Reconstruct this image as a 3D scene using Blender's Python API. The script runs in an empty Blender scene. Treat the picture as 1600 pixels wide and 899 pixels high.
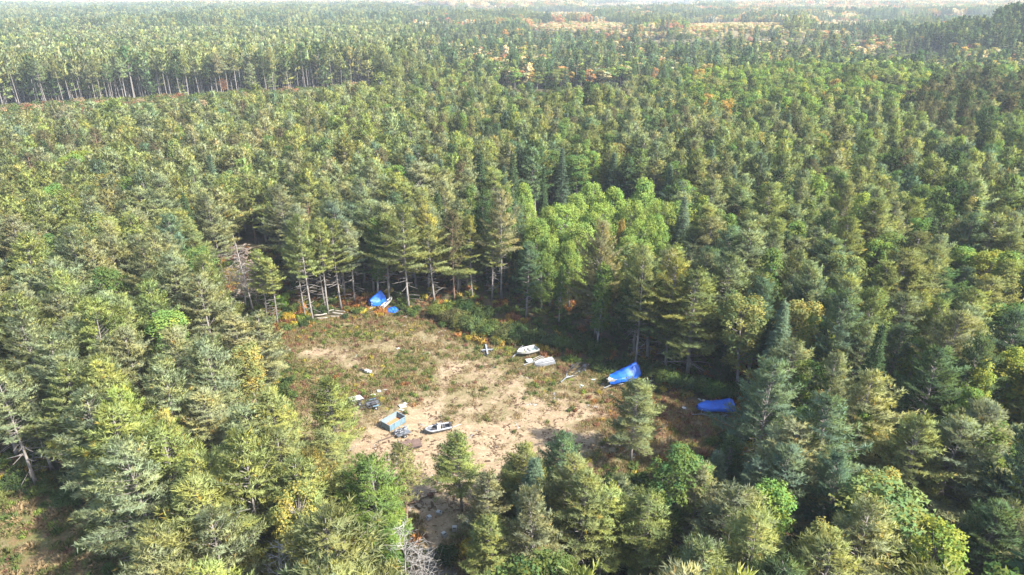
import bpy, math, random
import numpy as np
from mathutils import Vector, Matrix, Euler

# ------------------------------------------------------------------ camera, world, sun, exposure
SC = bpy.context.scene
COL = SC.collection
R = math.radians
CAM_H, PITCH, FPX = 55.0, R(23.3), 1081.0
cam_d = bpy.data.cameras.new('camera'); cam_d.sensor_width = 36; cam_d.lens = FPX / 1600 * 36
cam_d.clip_start = 0.5; cam_d.clip_end = 20000
cam = bpy.data.objects.new('camera', cam_d); COL.objects.link(cam)
cam.location = (0, 0, CAM_H); cam.rotation_euler = (math.pi / 2 - PITCH, 0, 0)
SC.camera = cam

SUN_EL, SUN_AZ = R(42), R(-28)            # azimuth measured from +x towards +y
world = bpy.data.worlds.new('World'); SC.world = world; world.use_nodes = True
wn = world.node_tree.nodes; wl = world.node_tree.links
sky = wn.new('ShaderNodeTexSky'); sky.sky_type = 'NISHITA'; sky.sun_disc = False
sky.sun_elevation = SUN_EL; sky.sun_rotation = math.pi / 2 - SUN_AZ; sky.dust_density = 2.0
wl.new(sky.outputs[0], wn['Background'].inputs[0]); wn['Background'].inputs[1].default_value = 0.145
sd = bpy.data.lights.new('sun', 'SUN'); sd.energy = 5.0; sd.angle = R(0.6); sd.color = (1.0, 0.945, 0.855)
sun = bpy.data.objects.new('sun', sd); COL.objects.link(sun); sun.location = (200, -50, 200)
sdir = Vector((math.cos(SUN_AZ) * math.cos(SUN_EL), math.sin(SUN_AZ) * math.cos(SUN_EL), math.sin(SUN_EL)))
sun.rotation_euler = sdir.to_track_quat('Z', 'Y').to_euler()
vs = SC.view_settings; vs.view_transform = 'Standard'; vs.look = 'None'; vs.gamma = 1; vs.use_curve_mapping = False
vs.exposure = 1.86
SC.render.engine = 'CYCLES'
cy = SC.cycles; cy.max_bounces = 6; cy.diffuse_bounces = 3; cy.transmission_bounces = 3; cy.glossy_bounces = 2
cy.volume_bounces = 0; cy.use_denoising = True

# ------------------------------------------------------------------ geometry helpers
rng = np.random.default_rng(11)
def G(px, py, z=0.0):
    """world point at height z seen at photo pixel (1600 x 899)"""
    cx = (px - 800) / FPX; cyy = -(py - 449.5) / FPX
    d = np.array([cx, math.cos(PITCH) + cyy * math.sin(PITCH), -math.sin(PITCH) + cyy * math.cos(PITCH)])
    t = (z - CAM_H) / d[2]
    return np.array([d[0] * t, d[1] * t, z])
def PX(p):
    """photo pixel of world point(s) p (n,3)"""
    p = np.atleast_2d(p); x = p[:, 0]; y = p[:, 1]; z = p[:, 2] - CAM_H
    dep = y * math.cos(PITCH) - z * math.sin(PITCH); u = y * math.sin(PITCH) + z * math.cos(PITCH)
    dep = np.maximum(dep, 1e-3)
    return 800 + FPX * x / dep, 449.5 - FPX * u / dep
def inpoly(x, y, poly):
    x = np.asarray(x, float); y = np.asarray(y, float); r = np.zeros(x.shape, bool)
    n = len(poly)
    for i in range(n):
        x1, y1 = poly[i]; x2, y2 = poly[(i + 1) % n]
        if y1 == y2: continue
        c = ((y1 > y) != (y2 > y)) & (x < (x2 - x1) * (y - y1) / (y2 - y1) + x1)
        r ^= c
    return r
def sdist(x, y, poly):
    """signed distance, positive inside"""
    d = np.full(np.shape(x), 1e9)
    n = len(poly)
    for i in range(n):
        ax, ay = poly[i]; bx, by = poly[(i + 1) % n]
        vx, vy = bx - ax, by - ay
        t = np.clip(((x - ax) * vx + (y - ay) * vy) / (vx * vx + vy * vy + 1e-9), 0, 1)
        d = np.minimum(d, np.hypot(x - ax - t * vx, y - ay - t * vy))
    return np.where(inpoly(x, y, poly), d, -d)
def gpoly(pts, z=0.0):
    return [tuple(G(a, b, z)[:2]) for a, b in pts]
def sm(x, a, b):
    t = np.clip((x - a) / (b - a), 0, 1); return t * t * (3 - 2 * t)
_ph = np.random.default_rng(5).uniform(0, 6.28, (14, 2)); _dr = np.random.default_rng(6).uniform(0, 6.28, 14)
def wob(x, y, L):
    """smooth pseudo noise -1..1 with wavelength about L"""
    s = 0
    for k in range(7):
        f = 6.28 / (L * (0.55 + 0.17 * k)); a = _dr[k]
        s = s + np.sin(f * (x * math.cos(a) + y * math.sin(a)) + _ph[k, 0] + 1.3 * np.sin(f * 0.6 * (y * math.cos(a) - x * math.sin(a)) + _ph[k, 1]))
    return s / 4.0
hill_c = G(1700, 98, 0)
def terrain(x, y):
    x = np.asarray(x, float); y = np.asarray(y, float)
    r = np.hypot(x, y)
    z = 5.0 * wob(x, y, 520) * sm(r, 420, 1100) + 6.0 * wob(x + 900, y, 1400) * sm(r, 900, 2500)
    d = np.hypot((x - hill_c[0]) / 1.0, (y - hill_c[1]) / 1.3)
    return z + 40 * np.exp(-(d / 92) ** 2)

# photo-traced ground outlines, laid on the ground at their true place
CLEAR = gpoly([(425, 535), (445, 512), (500, 500), (560, 491), (622, 490), (655, 493), (690, 513), (760, 533), (830, 552), (885, 566),
               (940, 582), (1000, 603), (1070, 626), (1120, 640), (1170, 655), (1150, 690), (1100, 715), (1030, 735), (960, 752), (860, 775),
               (790, 800), (735, 840), (735, 960), (600, 960), (628, 850), (600, 800), (540, 770), (450, 735), (425, 690), (440, 650), (452, 610), (432, 560)])
VIS = [(445, 525), (500, 500), (655, 495), (690, 520), (760, 545), (830, 560), (940, 590), (1060, 630), (1150, 650), (1150, 670), (1115, 700), (1060, 695),
       (1000, 715), (940, 730), (900, 705), (850, 688), (800, 710), (720, 700), (660, 716), (600, 712), (545, 690), (480, 655), (455, 610), (440, 570)]
FIELD = gpoly([(-300, 790), (-40, 765), (60, 775), (120, 770), (190, 810), (210, 860), (240, 1000), (180, 1500), (-500, 1500)])
FVIS = [(-100, 760), (60, 765), (130, 775), (165, 800), (180, 860), (190, 980), (-100, 980)]
TVIS = [(650, 716), (690, 716), (690, 790), (705, 860), (740, 930), (630, 930), (660, 860), (645, 790)]
DVIS = [(360, 375), (432, 375), (438, 500), (382, 500), (352, 440)]
CORR = [tuple(G(a, b, 17.0)[:2]) for a, b in [(-150, 190), (0, 181), (185, 165), (300, 155), (420, 143), (533, 134), (600, 131)]] + \
       [tuple(G(a, b, 0)[:2]) for a, b in [(600, 136), (533, 142), (400, 149), (200, 161), (0, 173), (-150, 180)]]
GROVE = [(815, 285), (930, 262), (1015, 270), (1050, 335), (1020, 385), (955, 352), (930, 395), (870, 405), (812, 380)]
GAP = [tuple(G(a, b, 15.0)[:2]) for a, b in [(770, 142), (850, 144), (900, 143), (985, 136)]] + \
      [tuple(G(a, b, 0)[:2]) for a, b in [(985, 135), (900, 140), (850, 141), (770, 137)]]
MEADOW = [(905, 45, 85, 6), (1040, 60, 95, 3.5), (1265, 60, 95, 4.5), (1420, 80, 70, 5), (1120, 42, 60, 2.5), (1340, 38, 70, 2), (880, 24, 60, 2), (1480, 28, 80, 2), (640, 9, 70, 2), (1000, 9, 90, 3), (1130, 52, 45, 3), (1190, 44, 40, 3), (760, 14, 60, 2.5)]

# ------------------------------------------------------------------ node helpers and materials
def newmat(name):
    m = bpy.data.materials.new(name); m.use_nodes = True
    nt = m.node_tree; nt.nodes.clear()
    return m, nt, nt.nodes, nt.links
def foliage_mat(name, trans=0.36, base=None):
    m, nt, N, L = newmat(name)
    out = N.new('ShaderNodeOutputMaterial')
    cv = N.new('ShaderNodeAttribute'); cv.attribute_name = 'cv'
    mul = N.new('ShaderNodeMix'); mul.data_type = 'RGBA'; mul.blend_type = 'MULTIPLY'; mul.inputs[0].default_value = 1
    if base is None:
        t = N.new('ShaderNodeAttribute'); t.attribute_type = 'INSTANCER'; t.attribute_name = 'tint'
        L.new(t.outputs['Color'], mul.inputs[6])
    else:
        mul.inputs[6].default_value = (*base, 1)
    L.new(cv.outputs['Color'], mul.inputs[7])
    d = N.new('ShaderNodeBsdfDiffuse'); tr = N.new('ShaderNodeBsdfTranslucent'); mx = N.new('ShaderNodeMixShader'); mx.inputs[0].default_value = trans
    L.new(mul.outputs[2], d.inputs[0])
    wm = N.new('ShaderNodeMix'); wm.data_type = 'RGBA'; wm.blend_type = 'MULTIPLY'; wm.inputs[0].default_value = 1
    wm.inputs[7].default_value = (1.25, 1.3, 0.6, 1); L.new(mul.outputs[2], wm.inputs[6]); L.new(wm.outputs[2], tr.inputs[0])
    L.new(d.outputs[0], mx.inputs[1]); L.new(tr.outputs[0], mx.inputs[2]); L.new(mx.outputs[0], out.inputs[0])
    return m
def surf(name, col, rough=0.6, metal=0.0, var=0.18, scale=4.0, col2=None, bump=0.0, thresh=(0.35, 0.7)):
    """painted / worn surface: base colour varied by two noises, with a second colour (rust, dirt) in patches"""
    m, nt, N, L = newmat(name)
    out = N.new('ShaderNodeOutputMaterial'); b = N.new('ShaderNodeBsdfPrincipled')
    L.new(b.outputs[0], out.inputs[0])
    tc = N.new('ShaderNodeTexCoord')
    no = N.new('ShaderNodeTexNoise'); no.inputs['Scale'].default_value = scale; no.inputs['Detail'].default_value = 6
    L.new(tc.outputs['Object'], no.inputs['Vector'])
    rp = N.new('ShaderNodeValToRGB'); rp.color_ramp.elements[0].position = thresh[0]; rp.color_ramp.elements[1].position = thresh[1]
    c2 = col2 or tuple(c * (1 - var) * 0.9 for c in col)
    rp.color_ramp.elements[0].color = (*col, 1); rp.color_ramp.elements[1].color = (*c2, 1)
    L.new(no.outputs[0], rp.inputs[0])
    n2 = N.new('ShaderNodeTexNoise'); n2.inputs['Scale'].default_value = scale * 6
    L.new(tc.outputs['Object'], n2.inputs['Vector'])
    mr = N.new('ShaderNodeMapRange'); mr.inputs[3].default_value = 1 - var; mr.inputs[4].default_value = 1 + var
    L.new(n2.outputs[0], mr.inputs[0])
    mul = N.new('ShaderNodeMix'); mul.data_type = 'RGBA'; mul.blend_type = 'MULTIPLY'; mul.inputs[0].default_value = 1
    L.new(rp.outputs[0], mul.inputs[6]); L.new(mr.outputs[0], mul.inputs[7]); L.new(mul.outputs[2], b.inputs['Base Color'])
    b.inputs['Roughness'].default_value = rough; b.inputs['Metallic'].default_value = metal
    if bump:
        bp = N.new('ShaderNodeBump'); bp.inputs['Strength'].default_value = bump; L.new(n2.outputs[0], bp.inputs['Height']); L.new(bp.outputs[0], b.inputs['Normal'])
    return m
M = {}
M['foliage'] = foliage_mat('foliage')
M['bark'] = surf('bark', (0.22, 0.20, 0.185), 0.9, var=0.3, scale=1.5, col2=(0.13, 0.115, 0.10), bump=0.4)
M['red_bark'] = surf('red_bark', (0.20, 0.12, 0.08), 0.9, var=0.3, scale=1.5, col2=(0.11, 0.08, 0.06), bump=0.4)
M['dead_bark'] = surf('dead_bark', (0.36, 0.33, 0.30), 0.9, var=0.25, scale=2, col2=(0.24, 0.21, 0.2), bump=0.3)
M['birch_bark'] = surf('birch_bark', (0.25, 0.24, 0.225), 0.8, var=0.2, scale=2, col2=(0.22, 0.2, 0.18), thresh=(0.5, 0.62))

# ------------------------------------------------------------------ mesh builders
def set_mesh(me, V, T, k=3):
    V = np.asarray(V, np.float32); T = np.asarray(T, np.int32)
    me.vertices.add(len(V)); me.vertices.foreach_set('co', V.ravel())
    me.loops.add(T.size); me.loops.foreach_set('vertex_index', T.ravel())
    me.polygons.add(len(T)); me.polygons.foreach_set('loop_start', np.arange(0, T.size, k, dtype=np.int32))
def set_normals(me, N):
    me.polygons.foreach_set('use_smooth', np.ones(len(me.polygons), bool)); me.normals_split_custom_set_from_vertices(N.astype(np.float32)); me.update()
def norm(v): return v / (np.linalg.norm(v, axis=-1, keepdims=True) + 1e-9)
class Cloud:
    """collects leaf/needle blades"""
    def __init__(s, seed): s.V = []; s.C = []; s.N = []; s.r = np.random.default_rng(seed)
    def tufts(s, C, D, length, width, nb, spread=0.8, up=0.35, cv=None, flat=0.7, out=None):
        C = np.repeat(np.asarray(C, float), nb, 0); D = np.repeat(np.asarray(D, float), nb, 0); n = len(C)
        L = np.repeat(np.broadcast_to(length, (n // nb,)), nb)[:, None] * s.r.uniform(0.7, 1.3, (n, 1))
        W = L * width
        dd = norm(D * 0.9 + s.r.normal(0, 1, (n, 3)) * spread * 0.6 + np.array([0, 0, up]))
        sd_ = norm(np.cross(dd, np.array([0, 0, 1.0])) + s.r.normal(0, 1, (n, 3)) * (1 - flat))
        v0 = C - sd_ * W * 0.5; v1 = C + sd_ * W * 0.5; v2 = C + dd * L
        if out is None: out = C * np.array([1, 1, 0]); out = norm(out) * .75 + np.array([0, 0, .75])
        else: out = np.repeat(out, nb, 0)
        s.put(v0, v1, v2, out)
        if cv is None: cv = np.ones((n // nb, 3))
        c = np.repeat(cv, nb, 0) * s.r.uniform(0.85, 1.15, (n, 1))
        s.C.append(np.repeat(c, 3, 0))
    def put(s, v0, v1, v2, out):
        """store blades wound to face outwards, lit as the soft surface of their bough"""
        out = norm(out); g = norm(np.cross(v1 - v0, v2 - v0)); f = (np.sum(g * out, 1) < 0)[:, None]
        a = np.where(f, v1, v0); b = np.where(f, v0, v1); g = np.where(f, -g, g)
        s.V.append(np.stack([a, b, v2], 1).reshape(-1, 3)); s.N.append(np.repeat(norm(out * .62 + g * .38 + s.r.normal(0, .12, g.shape)), 3, 0))
    def leaves(s, C, Nn, size, cv, out):
        n = len(C); u = norm(np.cross(Nn, s.r.normal(0, 1, (n, 3)))); w = norm(np.cross(Nn, u))
        sz = size * s.r.uniform(0.7, 1.3, (n, 1))
        s.put(C - u * sz * .6, C + u * sz * .6, C + w * sz, out)
        s.C.append(np.repeat(cv * s.r.uniform(0.85, 1.15, (n, 1)), 3, 0))
    def arrays(s):
        V = np.concatenate(s.V); return V, np.arange(len(V), dtype=np.int32).reshape(-1, 3), np.concatenate(s.C)
    def mesh(s, name, mat=None):
        V, T, C = s.arrays(); me = bpy.data.meshes.new(name); set_mesh(me, V, T)
        a = me.attributes.new('cv', 'FLOAT_COLOR', 'POINT'); a.data.foreach_set('color', np.c_[C, np.ones(len(C))].astype(np.float32).ravel())
        me.materials.append(mat or M['foliage']); me.update(); set_normals(me, np.concatenate(s.N)); return me
def tube_arr(pts, rad, n=6):
    pts = np.asarray(pts, float); rad = np.asarray(rad, float); V = []; Q = []
    k = len(pts)
    for i in range(k):
        t = norm(pts[min(i + 1, k - 1)] - pts[max(i - 1, 0)])
        a = np.array([1.0, 0, 0]) if abs(t[0]) < 0.8 else np.array([0, 1.0, 0])
        u = norm(np.cross(t, a)); w = np.cross(t, u)
        for j in range(n):
            th = 6.2832 * j / n; V.append(pts[i] + (u * math.cos(th) + w * math.sin(th)) * rad[i])
    for i in range(k - 1):
        for j in range(n):
            a0 = i * n + j; a1 = i * n + (j + 1) % n; Q.append((a0, a1, a1 + n)); Q.append((a0, a1 + n, a0 + n))
    for j in range(1, n - 1): Q.append((0, j + 1, j)); Q.append(((k - 1) * n, (k - 1) * n + j, (k - 1) * n + j + 1))
    return np.array(V), np.array(Q, np.int32)
class Wood:
    def __init__(s): s.V = []; s.T = []; s.n = 0
    def tube(s, pts, rad, n=6):
        V, T = tube_arr(pts, rad, n); s.V.append(V); s.T.append(T + s.n); s.n += len(V)
    def arrays(s): return np.concatenate(s.V), np.concatenate(s.T)
    def mesh(s, name, mat):
        V, T = s.arrays(); me = bpy.data.meshes.new(name); set_mesh(me, V, T); me.materials.append(mat)
        me.update(); me.polygons.foreach_set('use_smooth', np.ones(len(T), bool)); return me
def trunk_line(r, H, bend=0.25, k=7):
    z = np.linspace(0, H, k); ph = r.uniform(0, 6.28, 2)
    x = bend * np.sin(z / H * 2.6 + ph[0]) - bend * math.sin(ph[0]); y = bend * np.sin(z / H * 2.1 + ph[1]) - bend * math.sin(ph[1])
    return np.c_[x, y, z]
def at_line(P, z):
    return np.array([np.interp(z, P[:, 2], P[:, 0]), np.interp(z, P[:, 2], P[:, 1]), z])

def build_pine(seed, H=18.0, Rm=3.9, cb=0.3, lod=0, sparse=0.0, clear=0.0):
    """white pine: whorls of upswept plumes; lod 0 near, 1 middle, 2 far"""
    r = np.random.default_rng(seed); W = Wood(); F = Cloud(seed + 100)
    P = trunk_line(r, H, 0.3); z0 = cb * H
    W.tube(P, np.interp(P[:, 2], [0, 0.6, H], [0.26, 0.2, 0.03]), 7 if lod == 0 else 4)
    # dead limbs on the bare stem
    if lod < 2:
        for _ in range(int((26 if lod == 0 else 8) * (0.6 + cb))):
            z = r.uniform(max(1.5, 0.12 * H), z0 + 1.5); a = r.uniform(0, 6.28); l = r.uniform(0.8, 3.0); b = at_line(P, z)
            e = b + np.array([math.cos(a) * l, math.sin(a) * l, r.uniform(-0.3, 0.25) * l]); m_ = (b + e) / 2 + r.normal(0, .08, 3)
            W.tube([b, m_, e], [0.055, 0.04, 0.02], 3)
    asym = r.uniform(0, 6.28); z = z0; lean = r.uniform(0.05, 0.25)
    step = (0.62, 0.9, 1.5)[lod]
    BC = []; BD = []; BL = []
    while z < H - 0.25:
        t = (z - z0) / (H - z0)
        Rz = Rm * (1 - t) ** 0.80 * (0.70 + 0.30 * min(1, t / 0.18)) + 0.2
        nb = max(3, int(r.integers(4, 7) * (1 - 0.3 * (lod == 2))))
        a0 = r.uniform(0, 6.28)
        lay = 1 + 0.22 * math.sin(z * 2.6 + seed)
        for j in range(nb):
            if r.random() < 0.10 + sparse: continue
            a = a0 + 6.283 * j / nb + r.normal(0, .22)
            L = Rz * r.uniform(0.62, 1.18) * lay * (1 + lean * math.cos(a - asym)) * (1 if t > .35 else r.choice([1, 1, .75, 1.2]))
            slope = -0.06 + 1.05 * t ** 1.2 + r.normal(0, .08); cur = 0.24
            b = at_line(P, z); ca, sa = math.cos(a), math.sin(a)
            def pt(s): return b + np.array([ca * L * s, sa * L * s, L * (slope * s + cur * s * s)])
            if lod == 0: W.tube([pt(0), pt(.5), pt(.9)], [0.05, 0.03, 0.01], 3)
            elif lod == 1 and j % 2 == 0: W.tube([pt(0), pt(.8)], [0.05, 0.015], 3)
            sp = (0.26, 0.5, 1.1)[lod]
            s = 0.28 + r.uniform(0, .1)
            while s <= 1.0:
                q = pt(s); l2 = (0.42 * L * (1.05 - s) + 0.32) * (0.5 + 0.5 * min(1, (s - .15) / .3))
                for sg in (-1, 1):
                    ta = a + sg * r.uniform(0.65, 1.0); td = np.array([math.cos(ta), math.sin(ta), slope * 0.5 + .12])
                    u = 0.12 * r.random()
                    while u < l2:
                        BC.append(q + td * u + np.array([0, 0, r.normal(0, .05)])); BD.append(td); BL.append(1.0 if u + .3 < l2 else 1.12); u += (0.3, 0.55, 1.0)[lod]
                s += sp / max(L, .6)
            BC.append(pt(1)); BD.append(np.array([ca, sa, slope + 2 * cur])); BL.append(1.15)
        z += step * r.uniform(0.8, 1.2) * (1 - 0.35 * t)
    for k in range((10, 5, 2)[lod]):
        BC.append(at_line(P, H - 0.1 * k * (1 + lod))); BD.append(np.array([r.normal(0, .3), r.normal(0, .3), 1])); BL.append(1)
    BC = np.array(BC); BD = norm(np.array(BD)); BL = np.array(BL)
    # colour drift inside the crown: whole boughs a little warmer or greyer, tips of new growth lighter
    hue = 0.5 + 0.5 * np.sin(BC[:, 2] * 1.7 + 2.0 * np.arctan2(BC[:, 1], BC[:, 0]) + seed)
    lum = r.uniform(0.75, 1.2, len(BC)) * np.where(BL > 1.05, 1.18, 0.95)
    cv = np.c_[lum * (0.92 + 0.16 * hue), lum * (0.97 + .05 * hue), lum * (1.06 - 0.22 * hue)]
    br = r.random(len(BC)) < 0.025; cv[br] *= np.array([1.3, 0.95, 0.7])
    F.tufts(BC, BD, (0.40, 0.62, 1.25)[lod] * BL, (0.21, 0.27, 0.5)[lod], (7, 8, 4)[lod], spread=0.9, up=0.62, cv=cv, flat=0.4)
    return W, F
def build_redpine(seed, H=18.0, Rm=2.9, cb=0.45, lod=0):
    r = np.random.default_rng(seed); W = Wood(); F = Cloud(seed + 100); P = trunk_line(r, H, 0.15); z = cb * H; z0 = z
    W.tube(P, np.interp(P[:, 2], [0, 0.6, H], [0.24, 0.18, 0.04]), 7 if lod == 0 else 4)
    BC = []; BD = []
    for _ in range(22 if lod == 0 else 6):
        zz = r.uniform(2, z0 + 1); a = r.uniform(0, 6.28); l = r.uniform(.5, 1.8); b = at_line(P, zz)
        W.tube([b, b + np.array([math.cos(a) * l, math.sin(a) * l, r.uniform(-.2, .2) * l])], [0.04, .012], 3)
    while z < H:
        t = (z - z0) / (H - z0); Rz = Rm * (1 - t) ** 0.5 * (0.6 + .4 * min(1, t / .3)) + .3
        for j in range(r.integers(4, 6)):
            a = r.uniform(0, 6.28); L = Rz * r.uniform(.6, 1.1); sl = 0.05 + .7 * t; b = at_line(P, z)
            f = lambda s: b + np.array([math.cos(a) * L * s, math.sin(a) * L * s, L * (sl * s + .2 * s * s)])
            W.tube([f(0), f(.5), f(1)], [.05, .035, .015], 3)
            for s in np.arange(.4, 1.01, .16 if lod == 0 else .3):
                for _ in range(3):
                    o = r.normal(0, .32 * L * .35 + .1, 3); BC.append(f(s) + o); BD.append([math.cos(a), math.sin(a), .8])
        z += (.75, 1.1, 1.6)[lod] * r.uniform(.8, 1.2)
    BC = np.array(BC); BD = norm(np.array(BD, float)); n = len(BC)
    lum = r.uniform(.65, 1.25, n); h = r.random(n); cv = np.c_[lum * (.9 + .3 * h), lum * (.95 + .05 * h), lum * .9]
    F.tufts(BC, BD, (0.42, .7, 1.2)[lod], (0.22, .4, .6)[lod], (9, 5, 3)[lod], spread=2.2, up=.5, cv=cv, flat=0.2)
    return W, F
def build_spruce(seed, H=16.0, Rm=2.3, cb=0.06, lod=0):
    r = np.random.default_rng(seed); W = Wood(); F = Cloud(seed + 100); P = trunk_line(r, H, 0.08)
    W.tube(P, np.interp(P[:, 2], [0, .6, H], [.22, .17, .02]), 6 if lod == 0 else 4)
    BC = []; BD = []; z = cb * H; z0 = z
    while z < H - .2:
        t = (z - z0) / (H - z0); Rz = Rm * (1 - t) ** .9 + .15; nb = int(r.integers(6, 9)); a0 = r.uniform(0, 6.28)
        if lod == 2: nb = 4
        for j in range(nb):
            a = a0 + 6.283 * j / nb + r.normal(0, .15); L = Rz * r.uniform(.75, 1.15); b = at_line(P, z)
            s = .25
            while s <= 1:
                q = b + np.array([math.cos(a) * L * s, math.sin(a) * L * s, L * (-.30 * s + .18 * s * s)])
                for sg in (-1, 0, 1):
                    ta = a + sg * .7; l2 = .3 * L * (1.1 - s) if sg else 0
                    BC.append(q + np.array([math.cos(ta), math.sin(ta), -.1]) * l2); BD.append([math.cos(ta), math.sin(ta), -.25])
                s += (.28, .55, 1.1)[lod] / max(L, .5)
        z += (.45, .75, 1.3)[lod] * r.uniform(.85, 1.15)
    for k in range((5, 3, 2)[lod]): BC.append([0, 0, H - .15 * k]); BD.append([0, 0, 1.])
    BC = np.array(BC); BD = norm(np.array(BD, float)); lum = r.uniform(.75, 1.25, len(BC)); cv = np.c_[lum, lum, lum]
    F.tufts(BC, BD, (.36, .6, 1.15)[lod], (.35, .5, .7)[lod], (4, 3, 2)[lod], spread=.8, up=.1, cv=cv, flat=.6)
    return W, F
def build_broadleaf(seed, H=16.0, Rm=3.4, cb=0.3, lod=0, upright=False, hue=0.32, nc=None):
    r = np.random.default_rng(seed); W = Wood(); F = Cloud(seed + 100); P = trunk_line(r, H * .85, .3)
    if upright: Rm *= .72
    W.tube(P, np.interp(P[:, 2], [0, .6, H], [.24, .18, .03]), 7 if lod == 0 else 4)
    nc = nc or (120, 46, 16)[lod]; z0 = cb * H
    for k in range(nc):
        t = r.uniform(0, 1) ** .8; zc = z0 + (H - z0) * t
        Rz = Rm * math.sqrt(max(0, 1 - ((t - .42) / .62) ** 2)) * (.75 + .25 * math.sin(seed + 3 * t))
        a = k * 2.399 + r.normal(0, .4); rr = Rz * r.uniform(.45, 1.0)
        c = at_line(P, min(zc, H * .85)); c = c + np.array([math.cos(a) * rr, math.sin(a) * rr, zc - c[2]])
        if lod < 2 and (k % (2 if lod == 0 else 6) == 0):
            b = at_line(P, max(z0 * .7, min(H * .8, zc - rr * .9))); W.tube([b, (b + c) / 2 + np.array([0, 0, -.1]), c], [.06, .04, .012], 3)
        cr = (0.78, 1.1, 1.6)[lod] * r.uniform(.6, 1.25) * (Rm / 3.4) ** .5; n = int((92, 34, 16)[lod] * (cr / 1) ** 1.6) + 4
        d = norm(r.normal(0, 1, (n, 3))); d[:, 2] = np.abs(d[:, 2]) * np.where(r.random(n) < .68, 1, -1)
        C = c + d * cr * r.uniform(.55, 1.05, (n, 1)) * np.array([1, 1, 1.15 if upright else .8])
        Nn = norm(d * .7 + r.normal(0, .6, (n, 3)) + np.array([0, 0, .4]))
        l = r.uniform(.8, 1.15); h = r.uniform(-1, 1) * hue
        cv = np.tile(np.array([l * (1 + h), l * (1 + .25 * h), l * (1 - .4 * h)]), (n, 1))
        F.leaves(C, Nn, (0.20, .34, .75)[lod], cv, norm(d) * .8 + norm(c - np.array([0, 0, z0 + .35 * (H - z0)])) * .5 + np.array([0, 0, .25]))
    return W, F
def build_dead(seed, H=16.0, needles=False):
    r = np.random.default_rng(seed); W = Wood(); F = Cloud(seed); P = trunk_line(r, H, .4)
    W.tube(P, np.interp(P[:, 2], [0, .6, H], [.16, .13, .015]), 6); C = []; D = []
    z = H * .22
    while z < H - .3:
        t = z / H
        for j in range(r.integers(2, 5)):
            a = r.uniform(0, 6.28); L = (1.1 + 2.6 * math.sin(min(1, (1 - t) * 1.5) * 1.57)) * r.uniform(.5, 1.05); b = at_line(P, z); sl = r.uniform(.0, .55)
            p = [b]; d = np.array([math.cos(a), math.sin(a), sl])
            for k in range(3):
                d = norm(d + r.normal(0, .25, 3)); p.append(p[-1] + d * L / 3)
            W.tube(p, [.035, .026, .017, .007], 3)
            for k in (1, 2, 2, 3):
                e = norm(d + r.normal(0, .7, 3)); l = L * .35; q = p[k]; W.tube([q, q + e * l], [.02, .007], 3)
                for u in (.3, .6, 1.0): C.append(q + e * l * u); D.append(e)
        z += r.uniform(.35, .7)
    C = np.array(C); n = len(C)
    if needles: F.tufts(C, np.array(D), .3, .22, 5, spread=1.2, up=0, cv=np.ones((n, 3)) * r.uniform(.7, 1.3, (n, 1)), flat=.3)
    return W, F
def wood_normals(V, T):
    N = np.zeros_like(V); g = np.cross(V[T[:, 1]] - V[T[:, 0]], V[T[:, 2]] - V[T[:, 0]])
    for k in range(3): np.add.at(N, T[:, k], g)
    return norm(N)
def join_wf(name, W, F, bark):
    V1, T1 = W.arrays(); V2, T2, C2 = F.arrays(); me = bpy.data.meshes.new(name)
    set_mesh(me, np.concatenate([V1, V2]), np.concatenate([T1, T2 + len(V1)]))
    a = me.attributes.new('cv', 'FLOAT_COLOR', 'POINT')
    C = np.concatenate([np.ones((len(V1), 3)), C2]); a.data.foreach_set('color', np.c_[C, np.ones(len(C))].astype(np.float32).ravel())
    me.materials.append(bark); me.materials.append(M['foliage'])
    me.polygons.foreach_set('material_index', np.r_[np.zeros(len(T1)), np.ones(len(T2))].astype(np.int32)); me.update()
    set_normals(me, np.concatenate([wood_normals(V1, T1), np.concatenate(F.N)])); return me

# ------------------------------------------------------------------ tagging
def tag(o, label=None, cat=None, group=None, kind=None):
    for k, v in (('label', label), ('category', cat), ('group', group), ('kind', kind)):
        if v: o[k] = v
    return o
def link(name, data, parent=None, loc=None):
    o = bpy.data.objects.new(name, data); COL.objects.link(o)
    if parent is not None: o.parent = parent
    if loc is not None: o.location = loc
    return o

# ------------------------------------------------------------------ ground: one sheet to the horizon
def axis(lo, hi, step, far, g=1.07):
    a = list(np.arange(lo, hi + 1e-6, step)); s = step; v = hi
    while v < far: s *= g; v += s; a.append(v)
    s = step; v = lo; b = []
    while v > -far: s *= g; v -= s; b.append(v)
    return np.array(b[::-1] + a)
gx = axis(-62, 62, 0.8, 6500, 1.045); gy = axis(38, 134, 0.8, 6500, 1.03)
X, Y = np.meshgrid(gx, gy); XR, YR = X.ravel(), Y.ravel()
ZR = terrain(XR, YR) + 0.10 * wob(XR, YR, 14) * (np.hypot(XR, YR) < 200) + 0.04 * wob(XR + 50, YR, 3.1) * (np.hypot(XR, YR) < 200)
nx, ny = len(gx), len(gy); idx = np.arange(nx * ny).reshape(ny, nx)
Q = np.stack([idx[:-1, :-1], idx[:-1, 1:], idx[1:, 1:], idx[1:, :-1]], -1).reshape(-1, 4)
gme = bpy.data.meshes.new('ground'); set_mesh(gme, np.c_[XR, YR, ZR], Q, 4)
dC = sdist(XR, YR, CLEAR) + 1.6 * wob(XR, YR, 9); dF = sdist(XR, YR, FIELD) + 1.2 * wob(XR, YR, 7)
clr = sm(dC, -1.5, 2.0); fld = sm(dF, -1, 1.5)
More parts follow.
